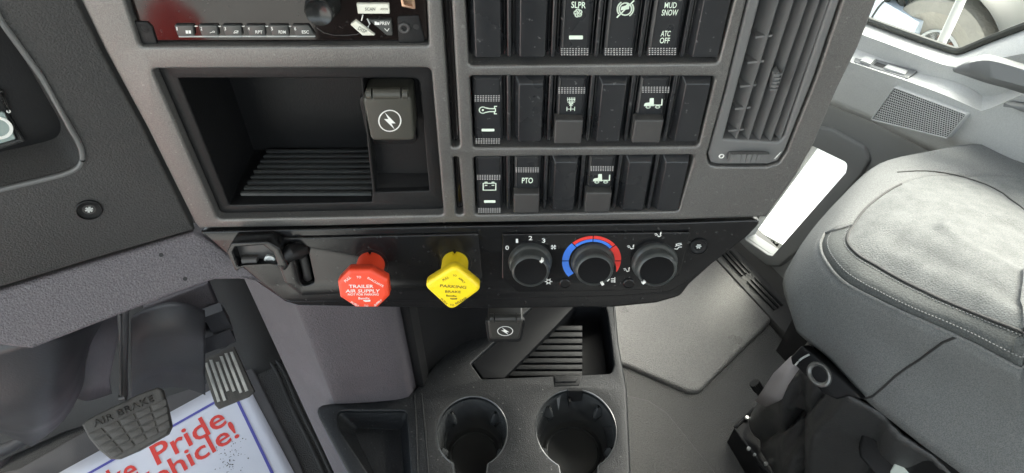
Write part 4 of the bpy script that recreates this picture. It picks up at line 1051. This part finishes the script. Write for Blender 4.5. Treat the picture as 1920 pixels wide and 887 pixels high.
# window switch plate
SP_ = lambda x, y, h=.055: D.at(*kd(x, y), h)
def between(px, py):                      # point on the ledge between rows r3 and r4
    best = None
    a, b = rowsU[3], rowsU[4]
    d = ray(px, py)
    for i in range(39):
        for tri in ((a[i], a[i+1], b[i]), (b[i], a[i+1], b[i+1])):
            n_ = (tri[1]-tri[0]).cross(tri[2]-tri[0]); den = n_.dot(d)
            if abs(den) < 1e-12: continue
            t = n_.dot(tri[0]-CAM)/den; p = CAM+d*t
            c_ = (tri[0]+tri[1]+tri[2])/3; e = (p-c_).length
            if best is None or e < best[0]: best = (e, p, n_.normalized())
    n_ = best[2] if best[2].dot(CAM-best[1]) > 0 else -best[2]
    return best[1], n_
def lplate(name, L, h, m, parent, r=.001):
    P = []; N_ = V((0, 0, 0))
    for x, y in L:
        p, n_ = between(*kd(x, y)); P.append(p); N_ += n_
    N_.normalize(); o_ = sum(P, V((0, 0, 0)))/len(P)
    ex = (P[1]-P[0]).normalized(); ex = (ex-N_*ex.dot(N_)).normalized(); pl = Plane(o_, ex, N_.cross(ex))
    L2 = [V(((p-o_).dot(pl.ex), (p-o_).dot(pl.ey))) for p in P]
    return obj(name, MB().plate(pl, rpoly(L2, .001, 3), [], -.004, h, r, 3), m, parent)
M['swplate'] = mat('grey_switch_plate', (.16, .165, .165), .4)
sp = lplate('switch_plate', [(78, 292), (412, 404), (360, 440), (60, 345)], .0015, M['swplate'], door)
lplate('lock_switch', [(128, 318), (186, 336), (152, 366), (97, 348)], .005, M['door'], sp)
lplate('switch_recess', [(190, 348), (240, 366), (222, 380), (172, 364)], .002, M['dark'], sp, .0003)
lplate('window_switch', [(250, 368), (360, 404), (342, 424), (228, 388)], .005, M['door'], sp)
# speaker grille
sg = [kd(285, 480), kd(697, 633), kd(580, 770), kd(155, 663)]
G0 = .0675
gp = D.pts(sg, G0)
spk = obj('speaker_grille', MB().plate(D, rpoly(gp, .004), [inset(ccw(rpoly(gp, .004)), .0022)], .05, G0+.0022, .001), M['door'], door)
obj('speaker_backing', MB().plate(D, inset(ccw(rpoly(gp, .004)), .002), [], .05, G0-.001, .0005), M['dark'], spk)
# perforated sheet: short hexagonal cells between holes
a_, b_, c_, d_ = ccw(gp)
mb = MB(); nu, nv = 34, 15
gi = [inset(ccw(gp), .002)[k] for k in range(4)]
# order: find bilinear corners
P00, P10, P11, P01 = D.uv(*kd(288, 486), G0), D.uv(*kd(690, 636), G0), D.uv(*kd(578, 764), G0), D.uv(*kd(162, 662), G0)
def bl2(u, v): return (P00*(1-u)+P10*u)*(1-v)+(P01*(1-u)+P11*u)*v
for j in range(nv):
    for i in range(nu):
        off = .5*(j % 2); u, v = (i+off)/(nu-.5), j/nv
        u1, v1 = (i+1+off)/(nu-.5), (j+1)/nv
        if u1 > 1.001: continue
        # cell with a hexagonal hole
        q = [bl2(u, v), bl2(u1, v), bl2(u1, v1), bl2(u, v1)]; c = (q[0]+q[1]+q[2]+q[3])/4
        ring_o = []; 
        for k in range(4): ring_o += [q[k], (q[k]+q[(k+1) % 4])/2]
        ring_i = [c+(p-c)*(.60 if k % 2 == 0 else .80)*.92 for k, p in enumerate(ring_o)]
        vs = [D.w(p.x, p.y, G0) for p in ring_o]+[D.w(p.x, p.y, G0-.0003) for p in ring_i]
        mb.add(vs, [(k, (k+1) % 8, 8+(k+1) % 8, 8+k) for k in range(8)])
obj('perforated_sheet', mb, M['door'], spk, smooth=False)
# pull handle
hr_ = [[(1786, 129, .05), (1815, 112, .06), (1847, 102, .06), (1880, 108, .06), (1920, 120, .06), (2060, 160, .06)],
       [(1786, 130, .06), (1810, 120, .085), (1847, 113, .095), (1880, 119, .095), (1920, 131, .095), (2060, 175, .095)],
       [(1787, 132, .06), (1812, 134, .09), (1847, 142, .10), (1880, 151, .10), (1920, 162, .10), (2060, 205, .10)],
       [(1788, 135, .05), (1815, 144, .07), (1847, 155, .075), (1880, 164, .075), (1920, 176, .075), (2060, 220, .075)]]
obj('pull_handle', MB().grid([prow(r, 24) for r in hr_]), M['doordark'], door, angle=60, thick=.008)
mb = MB(); L = D.pts([(1874, 193), (1905, 197), (1960, 205), (2060, 215), (2060, 260), (1960, 225), (1912, 208)], .075)
obj('armrest_edge', MB().plate(D, rpoly(L, .003), [], .05, .078, .004), M['doordark'], door)

# ================================================================== OUTSIDE: another truck
ot = thing('parked_truck', 'pale parked truck seen through the passenger window, wheel and mirror arm showing', 'truck', T(3.6, .6, -1.25))
OW = Plane(T(3.4, 0, 0), -TF, UP)
cw = OW.uv(1775, 95); rw = 108*OW.scale(1775, 95)
M['tyre'] = mat('overexposed_tyre', (.24, .23, .20), .8, bump=.5, scale=60, dist=.01, var=.2, vscale=5)  # rubber lightened so the colour carries the glare outdoors
M['paintw'] = mat('white_paint', (.75, .76, .74), .35)
wl = MB(); wl.lathe(OW, cw, [(rw*.36, -.06), (rw*.40, .01), (rw*.72, .06), (rw*.92, .045), (rw, -.02), (rw, -.25)], 48, cap=False); wh_ = obj('tyre', wl, M['tyre'], ot)
mb = MB(); mb.lathe(OW, cw, [(rw*.41, .01), (rw*.39, .03), (rw*.36, .0), (rw*.2, .0), (rw*.17, .07), (rw*.02, .08)], 40); rim = obj('rim', mb, M['paintw'], ot)
mb = MB()
for k in range(8):
    a = k*math.pi/4+.3; c_ = V((cw.x+rw*.28*math.cos(a), cw.y+rw*.28*math.sin(a)))
    mb.lathe(OW, c_, [(rw*.045, .004), (rw*.04, .006)], 12)
obj('rim_hole', mb, mat('rust_brown', (.12, .06, .04), .7), rim)
mb = MB(); n = 24; rows = []
for rr, h in ((1.16, .05), (1.22, .08), (1.26, .05), (1.26, -.4)):
    rows.append([OW.w(cw.x+rw*rr*math.cos(rad(-10+200*k/n)), cw.y+rw*rr*math.sin(rad(-10+200*k/n)), h) for k in range(n+1)])
obj('mudguard', MB().grid(rows), M['seal'], ot, thick=.02)
mb = MB(); mb.box(T(8.0, .2, .75), TR*.8, TF*3.0, UP*.7)
obj('truck_body', mb, M['paintw'], ot)
mb = MB(); mb.box(OW.at(1690, 30, -.05), TF*.22, TR*.12, UP*.13)
obj('battery_box', mb, mat('blue_grey_paint', (.5, .56, .62), .5), ot)
mb = MB(); mb.box(OW.at(1720, 8, -.1), TF*.5, TR*.1, UP*.04); 
for k in range(6): mb.tube([OW.at(1660+k*22, -20, 0), OW.at(1672+k*22, 30, .02)], .018, 6)
obj('chassis_rail', mb, M['seal'], ot)
ma = thing('mirror_arm', 'pale slanting mirror tube just outside the passenger window', 'mirror arm', T(1.6, .6, .5))
A_ = Plane(T(1.45, 0, 0), -TF, UP)
mb = MB(); mb.tube([A_.at(1834, -60), A_.at(1807, 0), A_.at(1788, 42), A_.at(1768, 84)], [.009, .0095, .010, .0095], 16)
obj('arm_tube', mb, M['paintw'], ma)
# step with raised lettering seen through the low window
SPp = Plane(T(1.35, .8, -.25), TF*-1, TR)
sp_ = thing('entry_step', 'pale metal entry step with reversed black lettering below the low door window', 'step', T(1.35, .8, -.25))
mb = MB(); mb.box(T(1.295, .75, -.27), TR*.13, TF*.45, UP*.01)
SZ = -.26
SPz = Plane(V((0, 0, SZ)), V((1, 0, 0)), V((0, 1, 0)))
obj('step_plate', mb, mat('beige_metal', (.05, .046, .040), .8, spec=.1), sp_)
mb = MB(); q = SPz.pts([(1424, 431), (1430, 427), (1476, 452), (1474, 458)], .006)
def km(x, y): return (1380+x/4.436, 400+y/4.436)
obj('step_band', MB().plate(SPz, ccw(SPz.pts([km(150, 165), km(205, 125), km(425, 245), km(375, 300)], .002)), [], 0, .002, .0005), mat('grey_step_band', (.06, .06, .056), .8, spec=.1), sp_)
mb = MB(); text_into(mb, 'MACK', SPz, km(392, 240), km(200, 133), km(366, 278), .0045)
obj('step_lettering', mb, mat('black_lettering', (.002, .002, .002), .9, spec=0), sp_)

# ================================================================== PASSENGER SEAT
seat = thing('passenger_seat', 'grey passenger seat cushion with paler cloth centre and stitched piping', 'seat', T(.85, .1, 0))
def zr(L): return [Z(*p) if isinstance(p, tuple) else p for p in L]
rb = zr([T(.70, -.30, .52), (1960, 1010, .54), (1850, 925, .54), (1740, 842, .54), (1680, 795, .54), (1621, 747, .54), (1560, 678, .54), (1500, 628, .545), (1490, 605, .55), T(.70, .42, .54), T(.80, .44, .54), T(.90, .43, .54), T(1.0, .38, .54), T(1.04, .1, .54), T(1.04, -.3, .54), T(1.04, -.2, .52), T(1.03, -.5, .50)])
rm = zr([T(.665, -.3, .66), (1990, 860, .65), (1900, 790, .65), (1800, 745, .64), (1700, 690, .635), (1620, 650, .63), (1540, 600, .625), (1487, 560, .62), (1481, 515, .615), (1512, 445, .62), (1575, 372, .63), (1645, 314, .64), (1750, 291, .65), (1850, 290, .65), (1960, 296, .65), (2080, 318, .65), T(1.09, -.3, .66)])
r_1 = zr([T(.70, -.3, .765), (1990, 735, .755), (1905, 689, .75), (1795, 631, .74), (1694, 586, .73), (1644, 563, .722), (1590, 534, .715), (1557, 503, .71), (1539, 468, .70), (1548, 436, .695), (1598, 370, .69), (1665, 325, .685), (1753, 302, .68), (1850, 299, .68), (1950, 304, .68), (2080, 325, .68), T(1.07, -.3, .70)])
r_2 = zr([T(.745, -.3, .785), (1990, 662, .78), (1920, 626, .775), (1845, 596, .765), (1744, 551, .75), (1690, 524, .742), (1644, 498, .735), (1605, 476, .73), (1588, 450, .72), (1602, 420, .715), (1632, 382, .71), (1690, 345, .705), (1760, 328, .70), (1850, 328, .70), (1945, 336, .70), (2075, 360, .70), T(1.05, -.3, .72)])
r_3 = zr([T(.80, -.3, .795), (1990, 600, .79), (1930, 575, .785), (1860, 540, .778), (1780, 500, .765), (1725, 475, .757), (1690, 458, .75), (1665, 440, .745), (1655, 422, .74), (1668, 402, .735), (1695, 385, .73), (1735, 368, .727), (1790, 362, .722), (1860, 372, .72), (1930, 392, .72), (2060, 428, .72), T(1.01, -.3, .735)])
r_4 = zr([T(.85, -.3, .79), (1990, 540, .787), (1940, 520, .783), (1885, 495, .776), (1825, 470, .77), (1790, 455, .765), (1765, 443, .76), (1750, 434, .756), (1745, 424, .752), (1755, 412, .748), (1775, 404, .744), (1800, 398, .74), (1840, 398, .738), (1885, 408, .735), (1940, 425, .73), (2060, 460, .73), T(.97, -.3, .745)])
R6 = [rb, rm, r_1, r_2, r_3, r_4]
cols = [crom(list(c), 4) for c in zip(*R6)]; rows = [crom([c[i] for c in cols], 5) for i in range(len(cols[0]))]
for i in range(len(rows)):                # faint wrinkles
    for j in range(len(rows[i])):
        p = rows[i][j]; rows[i][j] = p+UP*(.0022*noise.noise(p*11)+.0008*noise.noise(p*40))
for j in range(55, len(rows[0])):        # seam pressed across the front of the cushion
    for i in range(len(rows)):
        d = i-(8+(j-55)*.53); rows[i][j] = rows[i][j]-UP*.006*math.exp(-d*d/1.6)*min((j-54)/4, 1)
for j in range(42):
    for i in range(len(rows)):
        d = i-16.3; rows[i][j] = rows[i][j]-UP*.006*math.exp(-d*d/.9)*min((42-j)/6, 1)
side = rows[:9]; strip = [r[:46] for r in rows[8:13]]; top = rows[12:]
S0, S1 = Z(1790, 430, .750), T(.90, -.30, .765)
obj('side_cover', MB().grid(side).grid([r[45:] for r in rows[8:13]]), M['seat'], seat, angle=80, thick=.01)
obj('edge_strip', MB().grid(strip), M['seatstrip'], seat, angle=80, thick=.01)
tb_ = MB().grid(top); last = top[-1]; n = len(last)
mb = MB(); mb.tube([rows[int(8+(j-55)*.53)][j].lerp(rows[int(8+(j-55)*.53)+1][j], ((j-55)*.53) % 1)+UP*.0003 for j in range(56, 75)], .0012, 6); obj('cross_seam', mb, M['drv'], seat)
def spine(p):
    d = S1-S0; t = min(max((p-S0).dot(d)/d.dot(d), 0), 1); return S0+d*t
def fit(P):                                # level plane through the rim of the cushion top
    import numpy as np
    A = np.array([[p.x, p.y, 1] for p in P]); return np.linalg.lstsq(A, np.array([p.z for p in P]), rcond=None)[0]
_k = fit([p for p in last if p.x < 1.2]); rr_rows = []
for f in (0, .15, .3, .45, .6, .8, 1):
    r_ = []
    for p in last:
        q = p.lerp(spine(p), f); u = min(f*1.8, 1); u = u*u*(3-2*u)
        r_.append(V((q.x, q.y, p.z*(1-u)+(_k[0]*q.x+_k[1]*q.y+_k[2]+.002)*u)))
    rr_rows.append(r_)
tb_.grid(rr_rows)
obj('cushion_centre', tb_, M['seatmid'], seat, angle=80)
def lift(P, d): return [p+d for p in P]
out = (CAM-Z(1700, 560, .74)).normalized()
mb = MB(); mb.tube(lift(rows[8][:46]+[rows[i][45] for i in range(9, 13)], out*.001), .0022, 8); obj('piping', mb, M['seat'], seat)
mb = MB(); mb.tube(lift(rows[12][:56], out*.0005), .0018, 8); obj('piping', mb, M['drv'], seat)
def stitches(P, k, off):
    Q = resample(P, k); mb = MB()
    for i in range(0, k-1, 2): mb.tube([Q[i]+off, Q[i+1]+off], .0007, 5)
    return mb
obj('stitching', stitches(rows[9][:46], 380, out*.0006), M['doordark'], seat)['kind'] = 'stuff'
obj('stitching', stitches([a.lerp(b, .5) for a, b in zip(rows[11][:46], rows[12][:46])], 380, out*.0006), M['doordark'], seat)['kind'] = 'stuff'
# vertical seam on the near side
j = min(range(len(rows[8])), key=lambda k: (rows[8][k]-Z(1795, 631, .74)).length)
j2 = min(range(len(rows[0])), key=lambda k: (rows[0][k]-Z(1621, 747, .54)).length)
sm = []
for i in range(9):
    t = i/8; jj = j2+(j-j2)*t; a = int(jj); f = jj-a; sm.append(rows[i][a].lerp(rows[i][min(a+1, len(rows[i])-1)], f)+out*.0005)
mb = MB(); mb.tube(sm, .0016, 6); obj('side_seam', mb, M['drv'], seat)
# pan under the cushion
mb = MB(); mb.box(T(.86, .0, .48), TR*.185, TF*.36, UP*.06); obj('seat_pan', mb, M['blackmatte'], seat)

# pedestal, bellows, bracket, side box
ped = thing('seat_pedestal', 'black leather bellows and steel base under the passenger seat', 'seat pedestal', T(.8, .1, 0))
tops2 = [(1515, 640, .53), (1530, 665, .53), (1560, 700, .53), (1610, 745, .53), (1670, 795, .53), (1750, 860, .53), (1930, 990, .53)]
bots2 = [(1425, 745, .10), (1412, 795, .09), (1440, 870, .08), (1530, 960, .08), (1640, 1060, .08), (1760, 1160, .08), (1950, 1300, .08)]
a = [Z(*p) for p in tops2]; b = [Z(*p) for p in bots2]
rows = []
g2 = lambda x, m, q: math.exp(-((x-m)/q)**2)
A5, B5 = resample(crom(a, 6), 70), resample(crom(b, 6), 70)
for k in range(29):
    t = k/28; r_ = []
    for i in range(70):
        p = A5[i].lerp(B5[i], t); s = i/69
        g = lambda m, q: math.exp(-((s-m)/q)**2)
        w = .022*g(.10-.02*t, .05)-.02*g(.20-.05*t, .014)+.03*g(.30+.03*t, .06)-.012*g(.42+.03*t, .03)+.014*g(.52, .05)-.012*g(.62, .03)+.012*g(.75, .06)
        w = w*math.sin(math.pi*min(t*.7+.1, 1))+.006*noise.noise(V((s*12, t*5, 0)))+.002*noise.noise(V((s*40, t*14, 3)))
        q = p+(-TR*.8+TF*.3)*w*min(s*9, 1)
        px = 960+FPX*(q.x)/((q-CAM).dot(ray(960, 443.5)))
        if t > .04 and s < .6: q += (-TR*.8-TF*.3)*min(t*3, 1)*(.016*g2(px, 1474, 13)-.022*g2(px, 1500, 7)+.016*g2(px, 1528, 16))
        r_.append(q)
    rows.append(r_)
obj('bellows', MB().grid(rows), M['leather'], ped, angle=80, thick=.004)
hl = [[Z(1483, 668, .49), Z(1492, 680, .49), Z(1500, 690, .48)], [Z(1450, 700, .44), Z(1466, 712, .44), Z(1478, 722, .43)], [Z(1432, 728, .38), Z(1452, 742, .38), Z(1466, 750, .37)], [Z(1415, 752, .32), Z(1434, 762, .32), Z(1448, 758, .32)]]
obj('bellows_flap', MB().grid([crom(list(r), 5) for r in hl]), mat('highlight_leather', (.36, .33, .32), .35, bump=.4, scale=400, dist=.0006), ped, thick=.003, angle=80)  # pale colour paints the highlight along the leather's left edge
def kp(x, y): return (1360+x/3.089, 600+y/3.089)
BR = tilt(Z(1535, 705, .53), 30, -TF)
bp_ = [kp(*p) for p in [(375, 215), (440, 145), (560, 240), (700, 365), (810, 470), (700, 440), (640, 460), (570, 430), (480, 345), (410, 270), (385, 260)]]
br = obj('hinge_bracket', MB().plate(BR, rpoly(BR.pts(bp_), .004, 3), [], -.02, 0, .003, 3), M['blackmatte'], ped)
c = BR.uv(*kp(545, 315)); r = 62/3.089*BR.scale(*kp(545, 315))
mb = MB(); rc = lambda f: [V((c.x+p.x*r*f, c.y+p.y*r*f*.85)) for p in circ((0, 0), 1, 36)]
mb.stack(BR, [(rc(1.25), 0), (rc(1.2), .003), (rc(1.02), .004), (rc(.8), .0015), (rc(.72), -.004)]); obj('bracket_ring', mb, mat('grey_steel', (.2, .2, .19), .4, metal=.6), br)
mb = MB(); mb.tube(crom([BR.at(*kp(405, 262), .002), BR.at(*kp(440, 225), .002), BR.at(*kp(487, 200), .002)], 4), .0014, 6); obj('bracket_edge', mb, M['silver'], br)
BB = Plane(Z(1440, 850, .06), -TF, TR)
mb = MB()
base = [kp(*p) for p in [(55, 620), (175, 500), (340, 560), (560, 830), (640, 1050), (350, 1050), (200, 860)]]
pb = [Z(*p, .07) for p in base]
mb.add(pb+[p-UP*.07 for p in pb], [tuple(range(7))]+[(i, (i+1) % 7, 7+(i+1) % 7, 7+i) for i in range(7)])
obj('base_plate', mb, mat('black_gloss_steel', (.008, .008, .009), .5, spec=.25), ped, smooth=False)
mb = MB(); mb.tube([Z(*kp(55, 622), .074), Z(*kp(165, 512), .074)], .0035, 8); mb.tube([Z(*kp(55, 630), .074), Z(*kp(200, 830), .074), Z(*kp(330, 990), .074)], .003, 8)
obj('base_edge', mb, M['blackmatte'], ped)
mb = MB()
for p, r in (((125, 565), .004), ((135, 745), .004), ((170, 780), .003), ((235, 832), .004), ((228, 520), .004), ((300, 600), .003)):
    q = Z(*kp(*p), .078); mb.tube([q-UP*.003, q+UP*.002], r, 8)
obj('bolt', mb, M['steel'], ped)
kn_ = thing('adjuster_knob', 'small ribbed black knob in front of the seat bellows', 'knob', Z(1418, 725, .3))
mb = MB(); a, b = Z(1428, 738, .28), Z(1414, 718, .30); mb.tube([a, b], .008, 16)
obj('knob_body', mb, M['blackmatte'], kn_)
mb = MB(); d = (b-a).normalized(); u_ = d.cross(UP).normalized(); v_ = d.cross(u_)
for k in range(14):
    an = 2*math.pi*k/14; o_ = (u_*math.cos(an)+v_*math.sin(an))*.0083; mb.tube([a.lerp(b, .4)+o_, b+o_], .0014, 5)
obj('knob_ribs', mb, M['blackmatte'], kn_)
bx = thing('seat_side_box', 'dark plastic box with a pale button at the seat side, bottom right', 'switch box', Z(1700, 850, .45))
def k3b(x, y): return (1140+x/1.985, 440+y/1.985)
XB = tilt(Z(1680, 850, .46), 55, -TF)
xb = [k3b(*p) for p in [(930, 790), (955, 700), (1050, 680), (1110, 720), (1280, 830), (1480, 970), (1350, 1050), (1000, 900), (935, 825)]]
obj('box_cover', MB().plate(XB, rpoly(XB.pts(xb), .006, 3), [], -.03, 0, .005, 4), M['blackmatte'], bx)
mb = MB(); mb.tube([XB.at(*k3b(1020, 742), .0005), XB.at(*k3b(1045, 738), .0005), XB.at(*k3b(1200, 850), .0005)], .0014, 6); obj('box_edge', mb, M['doordark'], bx)
xq = [k3b(*p) for p in [(1050, 880), (1070, 845), (1112, 836), (1175, 870), (1170, 900), (1050, 905)]]
obj('pale_button', MB().plate(XB, rpoly(XB.pts(xq, .006), .002), [], 0, .007, .002), mat('pale_green_plastic', (.6, .66, .6), .4), bx)
